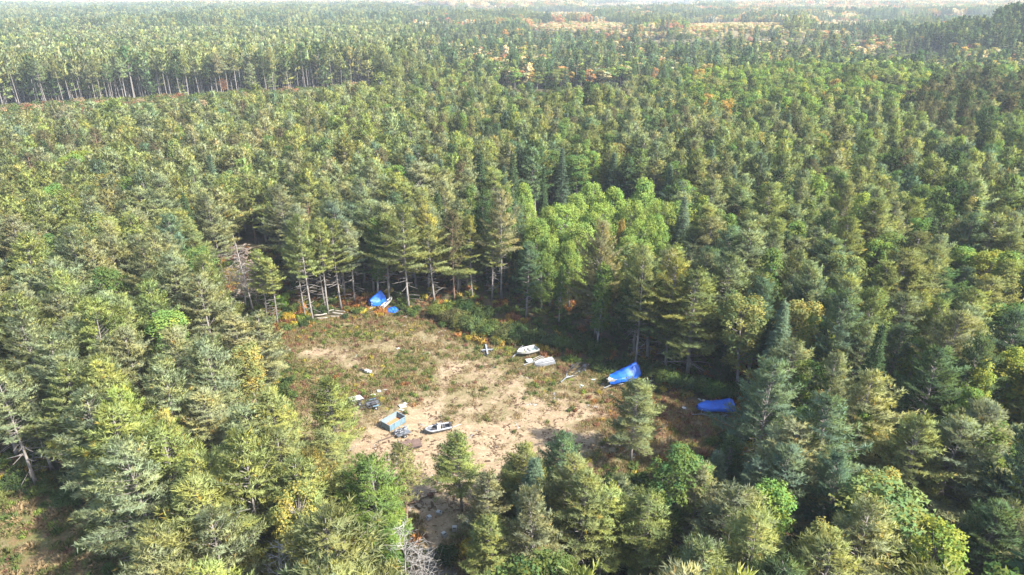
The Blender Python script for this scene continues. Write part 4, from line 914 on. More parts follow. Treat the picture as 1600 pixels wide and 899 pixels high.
# ------------------------------------------------------------------ things in the lot
M['tarp'] = surf('blue_tarp', (.004, .10, .50), .55, var=.16, scale=1.6, col2=(.004, .055, .30), bump=.5)
M['white'] = surf('white_gelcoat', (.30, .30, .28), .4, var=.1, scale=2, col2=(.38, .38, .34), thresh=(.45, .75))
M['alu'] = surf('dull_aluminium', (.33, .35, .37), .5, .35, var=.15, scale=3, col2=(.2, .21, .23))
M['galv'] = surf('galvanised_steel', (.30, .32, .34), .5, .3, var=.12, scale=5, col2=(.2, .2, .2))
M['dark_alu'] = surf('weathered_grey_hull', (.13, .145, .165), .5, .2, var=.2, scale=3, col2=(.07, .078, .09))
M['black'] = surf('black_paint', (.025, .027, .03), .45, var=.3, scale=5, col2=(.06, .05, .045))
M['tyre'] = surf('tyre_rubber', (.022, .022, .023), .85, var=.3, scale=8)
M['bin_blue'] = surf('faded_blue_steel', (.10, .17, .21), .6, var=.15, scale=2.2, col2=(.07, .11, .14), thresh=(.45, .7))
M['bin_in'] = surf('pale_blue_steel', (.14, .18, .20), .6, var=.12, scale=2.2, col2=(.12, .16, .18), thresh=(.5, .75))  # paler copy of the box steel, for sunlit inner faces and the top rail
M['rust'] = surf('rusty_floor', (.42, .17, .07), .9, var=.3, scale=3, col2=(.26, .10, .045))
M['rust_deck'] = surf('brown_deck', (.12, .078, .062), .85, var=.25, scale=2, col2=(.07, .042, .032))
M['wood'] = surf('weathered_wood', (.27, .25, .215), .9, var=.2, scale=3, col2=(.17, .15, .125))
M['moss'] = surf('mossy_floor', (.30, .33, .10), .8, var=.25, scale=4, col2=(.42, .40, .28))
M['plastic'] = surf('white_plastic', (.31, .32, .31), .4, var=.06, scale=3)
M['mint'] = surf('pale_green_panel', (.33, .40, .35), .5, var=.1, scale=3)
M['scrap'] = surf('mixed_scrap', (.40, .42, .44), .5, .3, var=.3, scale=5, col2=(.12, .10, .09))
class MB:
    def __init__(s): s.V = []; s.F = []
    def add(s, V, F, T=None):
        o = len(s.V); V = [Vector(v) for v in V]; s.V += [T @ v for v in V] if T is not None else V; s.F += [tuple(i + o for i in f) for f in F]; return s
    def box(s, c, d, rz=0, rx=0, ry=0):
        x, y, z = (q / 2 for q in d); V = [(a * x, b * y, e * z) for e in (-1, 1) for a, b in ((-1, -1), (1, -1), (1, 1), (-1, 1))]
        return s.add(V, [(3, 2, 1, 0), (4, 5, 6, 7), (0, 1, 5, 4), (1, 2, 6, 5), (2, 3, 7, 6), (3, 0, 4, 7)], Matrix.Translation(c) @ Euler((rx, ry, rz)).to_matrix().to_4x4())
    def tube(s, pts, r, n=8):
        V, T = tube_arr(pts, np.full(len(pts), r) if np.isscalar(r) else r, n); return s.add(V.tolist(), T.tolist())
    def ring(s, c, R0, r, axis='y', n=20, m=8, squash=1.3):
        V = []; F = []
        for i in range(n):
            a = 6.2832 * i / n
            for j in range(m):
                b = 6.2832 * j / m; q = R0 + r * math.cos(b); h = r * squash * math.sin(b); p = (q * math.cos(a), h, q * math.sin(a)) if axis == 'y' else (q * math.cos(a), q * math.sin(a), h)
                V.append((p[0] + c[0], p[1] + c[1], p[2] + c[2])); F.append((i * m + j, ((i + 1) % n) * m + j, ((i + 1) % n) * m + (j + 1) % m, i * m + (j + 1) % m))
        return s.add(V, F)
    def build(s, name, mat, parent=None, bevel=0, smooth=False, solid=0):
        me = bpy.data.meshes.new(name); me.from_pydata([tuple(v) for v in s.V], [], s.F); me.materials.append(M[mat]); me.update()
        o = link(name, me, parent)
        if smooth: me.polygons.foreach_set('use_smooth', np.ones(len(me.polygons), bool))
        if solid: md = o.modifiers.new('thick', 'SOLIDIFY'); md.thickness = solid; md.offset = 0
        if bevel: md = o.modifiers.new('bevel', 'BEVEL'); md.width = bevel; md.segments = 2; md.limit_method = 'ANGLE'
        return o
def root(name, p0, p1, label, cat, group=None, z=0.0, pitch=0.0, roll=0.0):
    """an Empty at pixel-traced ground point p0, its +x towards p1"""
    a, b = G(*p0), G(*p1); d = b - a; e = link(name, None, loc=(a[0], a[1], gz(a[0], a[1]) + z)); e.rotation_euler = (roll, pitch, math.atan2(d[1], d[0])); tag(e, label, cat, group); return e, float(np.hypot(d[0], d[1]))
def hull_st(L, W, D, n=13, bow=.45, full=2.6):
    S = []
    for i in range(n):
        t = i / (n - 1); u = max(0, (t - (1 - bow)) / bow); w = W / 2 * (1 - u ** full) * (.93 + .07 * min(1, t * 4)); w = max(w, .02)
        S.append((t * L, w, D * (.0 + .55 * u ** 2.2), D * (1 + .18 * u ** 2)))
    return S
def hull_mesh(mb, L, W, D, th=.05, deck=None, bow=.45):
    """open hull: outer skin, gunwale, inner skin and floor"""
    S = hull_st(L, W, D, bow=bow); V = []; F = []
    for x, w, k, g in S:
        f = k + (g - k) * .32; iw = max(w - th * 1.6, .008); fw = max(iw * .82, .006)
        V += [(x, 0, k), (x, w * .72, k + (g - k) * .18), (x, w * .94, k + (g - k) * .5), (x, w, g), (x, iw, g), (x, fw, f), (x, 0, f), (x, -fw, f), (x, -iw, g), (x, -w, g), (x, -w * .94, k + (g - k) * .5), (x, -w * .72, k + (g - k) * .18)]
    m = 12
    for i in range(len(S) - 1):
        for j in range(m): F.append((i * m + j, i * m + (j + 1) % m, (i + 1) * m + (j + 1) % m, (i + 1) * m + j))
    F.append(tuple(range(m - 1, -1, -1))); F.append(tuple((len(S) - 1) * m + j for j in range(m)))
    # transom block
    g = S[0][3]; V += [(.0, W * .42, D * .3), (.0, -W * .42, D * .3), (.0, -W * .42, g), (.0, W * .42, g)]
    mb.add(V, F); mb.box((.04, 0, D * .62), (.07, W * .84, D * .66)); return S
def gunwale(S, r, off=.0):
    mb = MB(); p = [(x, w + off, g) for x, w, k, g in S]; q = [(x, -w - off, g) for x, w, k, g in S]; mb.tube(p + q[::-1], r, 6); return mb
def floor_plate(S, lo, hi):
    V = []; F = []; k0 = 0
    for x, w, k, g in S:
        if lo <= x <= hi: f = k + (g - k) * .32 + .02; fw = (w - .08) * .78; V += [(x, fw, f), (x, -fw, f)]
    n = len(V) // 2
    for i in range(n - 1): F.append((2 * i, 2 * i + 1, 2 * i + 3, 2 * i + 2))
    return MB().add(V, F)
def wheel(parent, c, R0=.30, r=.10):
    w = MB().ring(c, R0 - r, r).build('wheel', 'tyre', parent, smooth=True)
    m = MB(); m.tube([(c[0], c[1] - .07, c[2]), (c[0], c[1] + .07, c[2])], R0 - r * 1.5, 14); m.tube([(c[0], c[1] - .09, c[2]), (c[0], c[1] + .09, c[2])], .05, 8); m.build('rim', 'galv', w); return w
def boat_trailer(p0, p1, label, L=None, W=1.3, mat='galv', wheels=True, post=True, zr=.48, group='boat trailers', rails='v'):
    """+x is the coupler end"""
    e, l = root('boat_trailer', p0, p1, label, 'boat trailer', group); L = L or l; h = W / 2
    m = MB()
    for s in (-1, 1): m.tube([(0, s * h, zr), (L * .55, s * h, zr), (L * .78, s * .06, zr)], .05, 6)
    for xx in (.04, .3, .55): m.box((L * xx, 0, zr), (.08, W, .08))
    m.build('frame', mat, e)
    MB().box((L * .82, 0, zr + .012), (L * .36, .09, .1)).box((L * .995, 0, zr + .03), (.2, .13, .09)).build('tongue', mat, e, bevel=.012)
    for s in (-1, 1): MB().box((L * .3, s * h * .5, zr + .16), (L * .5, .09, .06)).box((L * .1, s * h * .5, zr + .08), (.06, .06, .12)).box((L * .5, s * h * .5, zr + .08), (.06, .06, .12)).build('bunk', mat if mat != 'galv' else 'wood', e)
    if post: MB().box((L * .8, 0, zr + .38), (.08, .08, .7)).box((L * .78, 0, zr + .74), (.16, .2, .12)).build('winch_post', mat, e)
    if wheels:
        MB().tube([(L * .25, -h - .12, .3), (L * .25, h + .12, .3)], .035, 6).build('axle', mat, e)
        for s in (-1, 1):
            wheel(e, (L * .25, s * (h + .16), .30)); m = MB(); pts = [(L * .25 + .42 * math.cos(a), s * (h + .16), .30 + .40 * math.sin(a)) for a in np.linspace(.35, 2.8, 7)]
            for a, b in zip(pts[:-1], pts[1:]): m.add([(a[0], a[1] - .12, a[2]), (b[0], b[1] - .12, b[2]), (b[0], b[1] + .12, b[2]), (a[0], a[1] + .12, a[2])], [(0, 1, 2, 3)])
            m.build('fender', mat, e, solid=.02)
    for s in (-1, 1): MB().box((-.03, s * h * .8, zr), (.04, .16, .09)).build('tail_light', 'rust', e)
    return e, L
def tarp(e_like, L, W, prof, z0, skirt, label, seed, cat='tarpaulin', taper=.6, fold=.06):
    """draped cover: cross-sections over the ridge height prof(t), with sag and folds"""
    o_ = link('tarpaulin', None, loc=e_like.location); o_.rotation_euler = e_like.rotation_euler; r = np.random.default_rng(seed); n, m = 34, 25; V = []; F = []
    ph = r.uniform(0, 6.28, 6)
    for i in range(n):
        t = i / (n - 1); rt = prof(t); u = max(0, (t - (1 - taper)) / taper); w = W / 2 * (1 - .86 * u ** 2.4) + .05
        for j in range(m):
            s = -1 + 2 * j / (m - 1); a = abs(s)
            if a < .68: q = a / .68; y = w * q; z = z0 + (rt - z0) * (1 - q ** 1.5) - .04 * math.sin(q * 3.14) * (rt - z0)
            else: q = (a - .68) / .32; y = w * (1 + .05 * q); z = z0 - skirt * q * (1 + .25 * math.sin(9 * t + ph[0] + s)) + .0
            f = fold * (math.sin(11 * t + 2.2 * s + ph[1]) * .5 + math.sin(23 * t - 3 * s + ph[2]) * .35 + math.sin(41 * t + ph[3] + s * 5) * .2)
            V.append((t * L + .05 * math.sin(7 * s + ph[4]), (1 if s > 0 else -1) * y + f * .6 * s, z + f * (.4 + .6 * (a > .5)) + r.normal(0, .008)))
    for i in range(n - 1):
        for j in range(m - 1): F.append((i * m + j, (i + 1) * m + j, (i + 1) * m + j + 1, i * m + j + 1))
    for q in (0, n - 1):   # gathered ends
        b = len(V); V.append((V[q * m + m // 2][0] + (-.05 if q == 0 else .05), 0, z0 - skirt * .6))
        for j in range(m - 1): F.append((b, q * m + j, q * m + j + 1) if q else (b, q * m + j + 1, q * m + j))
    mb = MB().add(V, F); o = mb.build('cover', 'tarp', None, smooth=True, solid=.015)
    # one piece: the cover itself is the thing, with its tie cord as a part
    o.name = 'tarpaulin_sheet'; bpy.data.objects.remove(o_); o.name = 'tarpaulin'; o.location = e_like.location; o.rotation_euler = e_like.rotation_euler; tag(o, label, cat, 'blue tarpaulins')
    c = MB()
    for tx in (.22, .5, .75):
        i = int(tx * (n - 1)); c.tube([(V[i * m + j][0], V[i * m + j][1] * 1.015, V[i * m + j][2] + .02) for j in range(0, m, 2)], .018, 4)
    c.build('tie_cord', 'tarp', o); return o
def boat(name, p0, p1, label, L=None, W=1.7, D=.75, z=.55, hm='white', pitch=0, roll=0, group='small boats', bow=.45):
    e, l = root(name, p0, p1, label, 'boat', group, z=z, pitch=pitch, roll=roll); L = L or l; mb = MB(); S = hull_mesh(mb, L, W, D, bow=bow); mb.build('hull', hm, e, smooth=False, bevel=.01); gunwale(S, .035).build('gunwale', 'alu' if hm != 'alu' else 'galv', e); return e, L, S

# 1 blue tarp over a boat, propped bow-up at the rear left
e, L = boat_trailer((594, 474), (578, 487), 'trailer poking out under the propped blue tarp at the rear', W=1.3)
b, L, S = boat('boat', (596, 474), (580, 483), 'boat hidden beneath the upright-looking blue tarp at the rear', W=1.7, D=.8)
tarp(b, L + .1, 2.3, lambda t: 2.2 - .9 * t ** .9, .8, .7, 'bright blue tarp sloping up to a peak at the rear edge of the lot', 3, taper=.5, fold=.05)
# 2 white hull tilted beside it
b, L, S = boat('boat', (598, 487), (614, 471), 'narrow white hull lying tilted right of the propped blue tarp', W=1.25, D=.5, z=.35, hm='white', roll=-.45, bow=.5)
for t in (.25, .5, .72): MB().box((L * t, 0, .38), (.22, 1.0, .05)).build('bench', 'alu', b, bevel=.01)
MB().box((.0, 0, .35), (.25, .4, .5)).build('motor_bracket', 'black', b, bevel=.03)
# 3 crumpled tarp heap
def crumple(p, sx, sy, h, label, seed, mat='tarp', cat='tarpaulin'):
    g = G(*p); r = np.random.default_rng(seed); n = 18; V = []; F = []
    for i in range(n):
        for j in range(n):
            a, b_ = -1 + 2 * i / (n - 1), -1 + 2 * j / (n - 1); q = max(0, 1 - (a * a + b_ * b_) * .55)
            V.append((a * sx * (1 + .12 * math.sin(5 * b_ + seed)), b_ * sy * (1 + .15 * math.sin(4 * a)), .04 + h * q * (.55 + .45 * abs(math.sin(4.3 * a + 2 * b_ + seed) * math.cos(3.7 * b_ - a))) + r.uniform(0, .04)))
    for i in range(n - 1):
        for j in range(n - 1): F.append((i * n + j, (i + 1) * n + j, (i + 1) * n + j + 1, i * n + j + 1))
    o = MB().add(V, F).build('tarpaulin', mat, smooth=False, solid=.012); o.location = (g[0], g[1], gz(g[0], g[1])); o.rotation_euler = (0, 0, r.uniform(0, 3)); tag(o, label, cat, 'blue tarpaulins' if mat == 'tarp' else None)
crumple((614, 487), .95, 1.25, .7, 'small crumpled blue tarp on the ground right of the white hull', 2)
crumple((1121, 689), .45, .35, .25, 'blue scrap of tarp on the ground below the flat blue-tarped boat', 5)
crumple((612, 489), .4, .3, .2, 'torn corner of blue tarp lying at the foot of the crumpled one', 9)
# logs and sticks
def log(p0, p1, r, label, z=.15, cat='log', mat='wood', group='pale logs at the rear'):
    a, b = G(*p0), G(*p1); L = float(np.hypot(*(b - a)[:2])); pts = [(L * t, .06 * math.sin(5 * t + a[0]), 0.03 * math.sin(9 * t)) for t in np.linspace(0, 1, 6)]
    o = MB().tube(pts, np.linspace(r, r * .7, 6), 8).build('log' if cat == 'log' else cat, mat, smooth=True); d = b - a; o.location = (a[0], a[1], gz(a[0], a[1]) + z); o.rotation_euler = (0, 0, math.atan2(d[1], d[0])); tag(o, label, cat, group)
log((492, 497), (511, 494), .16, 'pale log lying right of the long-trunked pine', .45); log((495, 500), (512, 499), .13, 'pale log under the upper left one, ending in a white butt', .3); log((504, 491), (522, 489), .12, 'short thin pale log behind the others', .55)
log((519, 493), (537, 496), .17, 'thick pale log at the right end of the pile', .5); log((516, 497), (530, 497), .1, 'grey log below the thick one', .3); log((523, 490), (540, 492), .09, 'thin grey log behind the thick one', .6)
log((436, 484), (456, 519), .07, 'long thin pole leaning out of the wood at the lot\'s left', .2, cat='pole', group=None)
for i, (a, b, c, d, lb) in enumerate([(565, 492, 572, 495, 'white stick near the foot of the propped blue tarp'), (570, 496, 575, 493, 'short pale stick touching the white one by the blue tarp'), (630, 497, 638, 494, 'white stick in the grass right below the thick-trunked pine'), (634, 498, 641, 495, 'second white stick below the thick-trunked pine, parallel'),
                            (752, 533, 759, 529, 'thin white pole just above the crossed planks'), (757, 534, 762, 530, 'short stick beside the thin white pole'), (685, 521, 691, 518, 'white stick in front of the hedge, left one'), (690, 526, 697, 523, 'white stick in front of the hedge, lower one'), (694, 520, 697, 516, 'white stick in front of the hedge, right one')]):
    log((a, b), (c, d), .06, lb, .12, cat='stick', mat='plastic' if i % 2 == 0 else 'wood', group='pale sticks on the ground')
# 5 crossed planks over tyres
def tyre(p, label, z=.12, R0=.42):
    g = G(*p); o = MB().ring((0, 0, 0), R0 - .13, .13, 'z', squash=1.0).build('tyre', 'tyre', smooth=True); o.location = (g[0], g[1], gz(g[0], g[1]) + z); tag(o, label, 'tyre', 'old tyres under the crossed planks')
tyre((756, 551), 'black tyre under the left arm of the crossed planks'); tyre((767, 549), 'black tyre under the right arm of the crossed planks'); tyre((761, 546), 'black tyre at the back of the crossed planks'); tyre((759, 556), 'black tyre at the front of the crossed planks')
e, l = root('plank_cross', (761.5, 550), (771, 549.4), 'two silver planks crossed over black tyres', 'planks', z=.34)
MB().box((0, 0, 0), (2.0, .30, .09)).box((.9, .0, .06), (.2, .3, .04)).build('long_plank', 'alu', e, bevel=.015); MB().box((-.1, 0, .1), (.26, 3.4, .09)).build('cross_plank', 'alu', e, bevel=.015)
# 6 white open boat and the forked trailer beside it
b, L, S = boat('boat', (839, 551), (808, 559), 'white open boat with mossy yellow-green floor', W=1.9, D=.6, z=.42, hm='white', bow=.6)
floor_plate(S, L * .55, L * .95).build('mossy_floor', 'moss', b, solid=.02); floor_plate(S, L * .05, L * .3).build('stern_floor', 'mint', b, solid=.02)
for t in (.33, .52): MB().box((L * t, 0, .45), (.28, 1.55, .07)).build('bench', 'white', b, bevel=.015)
e, l = root('trailer_fork', (801, 561), (822, 545), 'silver forked trailer tongue lying up left of the white open boat', 'trailer frame')
MB().box((l * .25, 0, .42), (l * .5, .12, .12)).build('drawbar', 'galv', e, bevel=.01)
for s in (-1, 1): MB().tube([(l * .5, 0, .42), (l * .62, s * .55, .42), (l * 1.02, s * .62, .42)], .055, 6).build('fork_arm', 'galv', e)
MB().box((.0, 0, .22), (.09, .09, .44)).build('jack', 'galv', e); wheel(e, (.0, .0, .12), .12, .04); MB().box((l * .9, 0, .36), (.12, 1.3, .1)).box((l * .9, .6, .18), (.14, .1, .36)).box((l * .9, -.6, .18), (.14, .1, .36)).build('cross_beam', 'galv', e)
# 7 striped grey upturned hull with trailer and a mint panel
e, l = root('upturned_boat', (864, 566), (834, 573), 'grey striped aluminium hull lying upside down below the white boat', 'boat', 'small boats'); n = 15; V = []; F = []
for i in range(n):
    t = i / (n - 1); u = max(0, (t - .5) / .5); w = .85 * (1 - u ** 2.6) + .03; h = .62 - .35 * u ** 2
    for s in (-1, -.92, -.7, -.35, 0, .35, .7, .92, 1): V.append((t * l, s * w, .12 + h * (1 - abs(s) ** 3.2)))
for i in range(n - 1):
    for j in range(8): F.append((i * 9 + j, i * 9 + j + 1, (i + 1) * 9 + j + 1, (i + 1) * 9 + j))
F.append(tuple(range(8, -1, -1))); F.append(tuple((n - 1) * 9 + j for j in range(9)))
MB().add(V, F).build('hull', 'dark_alu', e, solid=.03).data.materials[0] = surf('grey_upturned_hull', (.095, .10, .11), .75, .1, var=.25, scale=3, col2=(.05, .055, .06))
for y in (-.62, -.4, -.2, 0, .2, .4, .62):
    mb = MB(); mb.tube([(t * l, y * (1 - .9 * max(0, (t - .5) / .5) ** 2.4), .15 + (.62 - .35 * max(0, (t - .5) / .5) ** 2) * (1 - (abs(y) / .85) ** 3.2)) for t in np.linspace(.02, .93, 12)], .035, 5); mb.build('strake', 'galv', e)
e, L = boat_trailer((848, 560), (819, 574), 'silver trailer rails just above the striped grey hull', W=.8, wheels=False, post=False, zr=.35)
def panel(p, sx, sy, label, mat='mint', z=.06, rz=None, tilt=.12):
    g = G(*p); o = MB().box((0, 0, 0), (sx, sy, .05)).box((0, 0, .035), (sx * .86, sy * .86, .02)).build('panel', mat, bevel=.01); o.location = (g[0], g[1], gz(g[0], g[1]) + z + tilt * sy / 2 * .5 + .02)
    o.rotation_euler = (tilt, tilt * .6, rng.uniform(0, 3) if rz is None else rz); tag(o, label, 'panel', 'scattered pale panels')
panel((827, 567), 1.1, .8, 'pale green panel between the white boat and the silver rails', z=.42, rz=.3)
for p, sx, sy, lb, m_ in [((909, 603), .7, .5, 'pale panel right of the empty trailer\'s tongue, nearer one', 'mint'), ((907, 606), .4, .3, 'small white piece touching the pale panel by the tongue', 'plastic'), ((927, 594), .75, .5, 'pale green panel between empty trailer and blue tarp', 'mint'),
                      ((918, 585), .9, .4, 'long pale panel at the far end of the empty trailer', 'wood'), ((905, 581), .5, .4, 'small pale panel inside the empty trailer frame', 'mint'), ((940, 601), .8, .5, 'grey panel at the left foot of the peaked blue tarp', 'alu'),
                      ((1093, 626), .8, .4, 'white panel in the ferns above the flat blue-tarped boat', 'plastic'), ((583, 618), .9, .6, 'leftmost of three white pieces in the weeds', 'plastic'), ((592, 612), .9, .7, 'middle of three white pieces in the weeds', 'plastic'),
                      ((602, 610), .8, .4, 'rightmost of three white pieces in the weeds', 'plastic'), ((629, 636), 1.2, 1.1, 'large white panel up right of the blue-grey box', 'plastic'), ((633, 632), .8, .5, 'small white panel above the large one by the box', 'plastic'), ((627, 642), .9, .5, 'pale green panel below the large white one', 'mint'), ((622, 545), .8, .4, 'white panel in the rear middle of the lot', 'plastic')]:
    panel(p, sx * .8, sy * .75, lb, m_)
e, l = root('wash_basin', (1069, 639), (1074, 639), 'white basin with dark rim in the grass left of the flat blue-tarped boat', 'basin'); MB().ring((0, 0, .12), .38, .07, 'z').build('rim', 'black', e, smooth=True); MB().tube([(0, 0, .02), (0, 0, .12)], .36, 16).build('bowl', 'plastic', e)
# 8 empty boat trailer
e, L = boat_trailer((913, 571), (876, 602), 'long empty boat trailer with dark rails and silver tongue', W=1.9, mat='black', wheels=True, post=False, zr=.45)
MB().tube([(L * .78, 0, .50), (L * .62, .55, .52)], .06, 6).tube([(L * .78, 0, .50), (L * .62, -.55, .52)], .06, 6).box((L * .84, 0, .53), (L * .3, .14, .05)).build('silver_yoke', 'galv', e)
e2, l2 = root('outboard_motor', (913, 577), (918, 574), 'dark outboard motor lying at the far right end of the empty trailer', 'outboard motor', z=.55); MB().box((0, 0, .1), (.55, .4, .35)).build('cowl', 'dark_alu', e2, bevel=.07); MB().box((.55, 0, .05), (.7, .14, .16)).build('leg', 'black', e2, bevel=.03); MB().tube([(.85, 0, -.1), (.95, 0, -.1)], .17, 10).build('propeller', 'galv', e2)
# 9 peaked blue tarp boat
e, L = boat_trailer((992, 590), (944, 611), 'trailer carrying the boat under the peaked blue tarp', W=1.5)
b, L, S = boat('boat', (992, 591), (949, 607), 'boat under the peaked blue tarp, white bow showing', W=2.0, D=.9, z=.55, bow=.5)
MB().box((L * .93, 0, .93), (.9, .62, .12)).build('bow_deck', 'white', b, bevel=.04)
tarp(b, L * .93, 2.3, lambda t: 2.35 - 1.5 * t + .35 * math.exp(-((t - .3) / .15) ** 2) * 0, 1.0, .75, 'peaked bright blue tarp over the boat behind the lone pine', 7, taper=.5, fold=.11)
e, L = boat_trailer((1003, 607), (1016, 599), 'silver trailer end behind the lone pine, right of the peaked tarp', L=3.0, W=1.2, wheels=False)
# 10 flat blue tarp boat
e, L = boat_trailer((1146, 648), (1091, 652), 'silver trailer under the flat blue-tarped boat', L=6.0, W=1.5)
b, L, S = boat('boat', (1142, 646), (1096, 648), 'boat under the flat blue tarp on a silver trailer', L=5.0, W=2.0, D=.8, z=.6, hm='black', bow=.5)
tarp(b, L * 1.0, 2.3, lambda t: 1.6 - .45 * t + .3 * math.exp(-((t - .1) / .08) ** 2) + .12 * math.exp(-((t - .62) / .1) ** 2), .95, .42, 'flat blue tarp over the boat at the lot\'s right corner', 17, taper=.6, fold=.09)
panel((1098, 639), .5, .4, 'white plate on the bow of the flat blue-tarped boat', 'plastic', z=1.35, tilt=.05)
# 11 mower-like engine in the weeds
e, l = root('outboard_motor', (566, 581), (577, 584), 'white-cowled outboard motor lying in weeds at mid lot', 'outboard motor', z=.1); MB().box((.9, 0, .25), (.75, .5, .45)).build('cowl', 'plastic', e, bevel=.1); MB().box((1.35, .1, .22), (.5, .5, .3)).build('cowl_cap', 'mint', e, bevel=.08); MB().box((.1, 0, .2), (1.0, .18, .22)).build('leg', 'black', e, bevel=.04)
MB().tube([(-.45, 0, .15), (-.33, 0, .15)], .22, 10).box((-.4, 0, .15), (.05, .5, .1)).build('propeller', 'black', e)
# 12 white-decked trailer by the lot pine
e, l = root('utility_trailer', (552, 633), (562, 629), 'trailer with tilted white deck beside the bright lot pine', 'trailer'); MB().box((.5, 0, .95), (1.9, 1.25, .07), ry=.14).build('deck', 'plastic', e, bevel=.02); MB().box((.5, 0, .7), (2.0, 1.3, .1)).box((.5, -.5, .4), (.1, .1, .6)).build('frame', 'black', e)
for s in (-1, 1): wheel(e, (.6, s * .86, .32), .32, .11)
# 13 black utility trailer
e, l = root('utility_trailer', (593, 634), (557, 643), 'black open-frame trailer between white-decked trailer and blue-grey box', 'trailer'); m = MB(); Lf = l * .55
for s in (-1, 1): m.box((Lf / 2, s * .8, .55), (Lf, .1, .12)).box((Lf / 2, s * .8, .95), (Lf, .06, .06))
for k in range(5): m.box((Lf * k / 4, 0, .553), (.09, 1.6, .1))
for k in range(4):
    for s in (-1, 1): m.box((Lf * k / 3, s * .8, .75), (.05, .05, .4))
m.build('frame', 'black', e); MB().box((Lf * 1.0 + .75, .3, .5), (1.7, .09, .09), rz=-.2).box((Lf + .75, -.3, .5), (1.7, .09, .09), rz=.2).build('tongue', 'black', e); MB().box((.9, .3, .72), (.7, .6, .35)).build('cargo_box', 'black', e, bevel=.04)
MB().box((Lf * .5, -.35, .62), (Lf * .9, .25, .04)).box((Lf * .5, .05, .62), (Lf * .9, .2, .04)).build('deck_boards', 'dark_alu', e)
for s in (-1, 1): wheel(e, (Lf * .4, s * .98, .33), .33, .11); MB().box((Lf * .4, s * .98, .72), (.9, .26, .05)).build('fender', 'bin_blue', e, bevel=.015)
# 14 blue-grey box body with rusty floor
a, bb, cc = G(596, 668), G(621, 653.5), G(633, 661.5); dL = bb - a; dW = cc - bb; L = float(np.hypot(*dL[:2])); W = float(np.hypot(*dW[:2])) ; H_ = .95
e = link('box_body', None, loc=(a[0], a[1], gz(a[0], a[1]) + .12)); e.rotation_euler = (0, 0, math.atan2(dL[1], dL[0])); tag(e, 'open blue-grey steel box body with rusty floor', 'truck box')
def wall(c, d, mat='bin_blue'):
    o = MB().box(c, d).build('side_wall', mat, e, bevel=.012); return o
wall((L / 2, .03, H_ / 2), (L, .05, H_)); wall((L / 2, -W + .03, H_ / 2), (L, .05, H_)); wall((.03, -W / 2, H_ / 2), (.05, W - .06, H_)); wall((L - .03, -W / 2, H_ / 2), (.05, W - .06, H_))
m = MB(); m.box((L / 2, -.0, H_ / 2), (L - .12, .012, H_ - .06)); m.build('sunlit_face', 'bin_in', e)
MB().box((L / 2, -.01, H_ * .55), (L - .14, .03, H_ * .8)).box((.07, -W / 2, H_ * .55), (.02, W - .14, H_ * .8)).build('sunlit_faces', 'bin_in', e)  # pale sheets put sunlight into the colour of the back and left inner walls
MB().box((L / 2, -W / 2, .06), (L - .1, W - .1, .1)).build('floor', 'rust', e)
m = MB()
for t in (.03, .33, .66, .97): m.box((L * t, .075, H_ / 2), (.09, .05, H_)); m.box((L * t, -W - .012, H_ / 2), (.09, .05, H_))
m.box((L / 2, .075, H_ - .02), (L, .06, .09)); m.box((L / 2, -W - .02, H_ - .02), (L, .06, .09)); m.box((-.02, -W / 2, H_ - .02), (.06, W, .09)); m.box((L + .02, -W / 2, H_ - .02), (.06, W, .09)); m.build('top_rail', 'bin_in', e, bevel=.008)
MB().box((L * .3, -W / 2, -.06), (.2, W, .12)).box((L * .7, -W / 2, -.06), (.2, W, .12)).build('skid', 'black', e)
# 15 small trailer heaped with scrap
e, l = root('utility_trailer', (639, 676), (592, 692.5), 'small trailer heaped with grey scrap, its long tongue pointing left', 'trailer'); Lf = 1.9
MB().box((Lf / 2, 0, .45), (Lf, 1.3, .08)).box((Lf / 2, .65, .55), (Lf, .05, .25)).box((Lf / 2, -.65, .55), (Lf, .05, .25)).build('deck', 'dark_alu', e); MB().box((Lf + (l - Lf) / 2, 0, .42), (l - Lf + .2, .08, .08)).box((l, 0, .25), (.08, .08, .5)).box((l * .9, .0, .62), (.05, .05, .4)).build('tongue', 'rust_deck', e)
for s in (-1, 1): wheel(e, (Lf * .5, s * .8, .28), .28, .09)
e3 = link('scrap_heap', None, loc=e.location); e3.rotation_euler = e.rotation_euler; tag(e3, 'tangled grey metal scrap piled on the small trailer', 'scrap'); r_ = np.random.default_rng(8)
for k in range(26):
    c = (r_.uniform(.1, 1.8), r_.uniform(-.6, .6), .52 + r_.uniform(.05, .45))
    if k % 3: MB().box(c, (r_.uniform(.3, 1.2), r_.uniform(.05, .2), .05), r_.uniform(0, 3), r_.uniform(-.4, .4), r_.uniform(-.5, .5)).build('metal_piece', ('scrap', 'galv', 'black')[k % 3], e3)
    else: MB().tube([c, (c[0] + r_.uniform(-.7, .7), c[1] + r_.uniform(-.5, .5), c[2] + r_.uniform(-.1, .5))], .035, 5).build('pipe', 'alu', e3)
panel((637, 688), .6, .5, 'brown board just right of the scrap trailer', 'rust_deck')
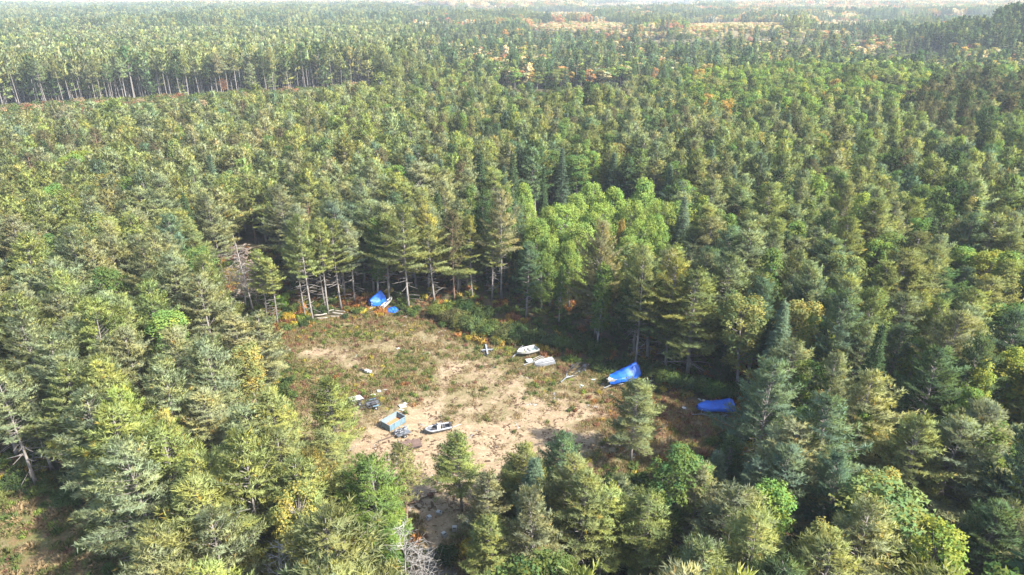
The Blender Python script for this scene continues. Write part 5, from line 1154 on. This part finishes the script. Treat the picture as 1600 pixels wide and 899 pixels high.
# 16 console boat
b, L, S = boat('boat', (704, 670.5), (665, 678.5), 'grey boat with a white centre console', W=1.35, D=.5, z=.12, hm='dark_alu', bow=.3); gw = gunwale(S, .11, -.03); gw.build('side_tube', 'alu', b, smooth=True)
MB().box((L * .48, 0, .62), (.55, .62, .75)).build('console', 'white', b, bevel=.05); MB().box((L * .50, 0, 1.05), (.06, .6, .3), ry=.3).build('windscreen', 'plastic', b); MB().box((L * .3, 0, .45), (.5, .7, .4)).build('seat', 'black', b, bevel=.06)
MB().box((L * .68, .15, .38), (.5, .5, .3)).build('locker', 'black', b, bevel=.04); MB().box((.05, 0, .65), (.35, .38, .5)).build('motor_cowl', 'black', b, bevel=.07); MB().box((-.1, 0, .25), (.16, .14, .6)).build('motor_leg', 'black', b); MB().tube([(L * .35, -.5, .5), (L * .35, -.5, 1.0), (L * .35, .5, 1.0), (L * .35, .5, .5)], .03, 6).build('rail', 'galv', b)
log((706, 669.5), (721, 664.5), .05, 'thin grey pole trailing right of the console boat', .1, cat='pole', mat='galv', group=None)
# 17 flat brown deck with headboard
a, bb, cc = G(627, 708), G(660, 701), G(654, 690.5); dL = bb - a; dW = cc - bb; L = float(np.hypot(*dL[:2])); W = float(np.hypot(*dW[:2]))
e = link('flatbed_deck', None, loc=(a[0], a[1], gz(a[0], a[1]))); e.rotation_euler = (0, 0, math.atan2(dL[1], dL[0])); tag(e, 'brown flatbed deck with a dark headboard at its left end', 'truck bed')
m = MB()
for k in range(6): m.box((L / 2, W * (k + .5) / 6, .5), (L, W / 6 - .015, .07))
m.build('deck', 'rust_deck', e); MB().box((L / 2, .02, .4), (L, .1, .18)).box((L / 2, W - .02, .4), (L, .1, .18)).box((L * .25, W / 2, .2), (.3, W * .8, .38)).box((L * .75, W / 2, .2), (.3, W * .8, .38)).build('frame', 'black', e)
m = MB().box((-.08, W / 2, .95), (.09, W, .12)); m.box((-.08, W / 2, .62), (.06, W, .1))
for y in (.05, .5, .95): m.box((-.08, W * y, .55), (.1, .1, 1.1))
m.box((-.085, W / 2, .45), (.04, W * .9, .5)); m.build('headboard', 'black', e)
# 18 white tubs under the trees by the track
for i, (p, lb) in enumerate([((670, 812), 'leftmost white tub beside the sparse red pine\'s stem'), ((686, 804), 'white tub with bluish top, the farthest of the five by the track'), ((731, 819), 'rightmost white tub under the pointed pine'), ((710, 828), 'white tub left of the rightmost one by the track'), ((694, 838), 'nearest white tub, closest to the gravel road')]):
    g = G(*p); e = link('plastic_tub', None, loc=(g[0], g[1], gz(g[0], g[1]) + .02)); e.rotation_euler = (0, 0, rng.uniform(0, 3)); tag(e, lb, 'tub', 'white tubs by the track')
    m = MB()
    for s in (-1, 1): m.box((0, s * .3, .25), (.85, .05, .5)); m.box((s * .4, 0, .25), (.05, .55, .5))
    m.build('shell', 'plastic', e, bevel=.02); e.scale = (.72, .72, .8); MB().box((0, 0, .12), (.75, .55, .06)).build('bottom', 'mint' if i == 1 else 'dark_alu', e); MB().box((.12, 0, .51), (.5, .62, .03)).build('lid', 'plastic', e, bevel=.01)
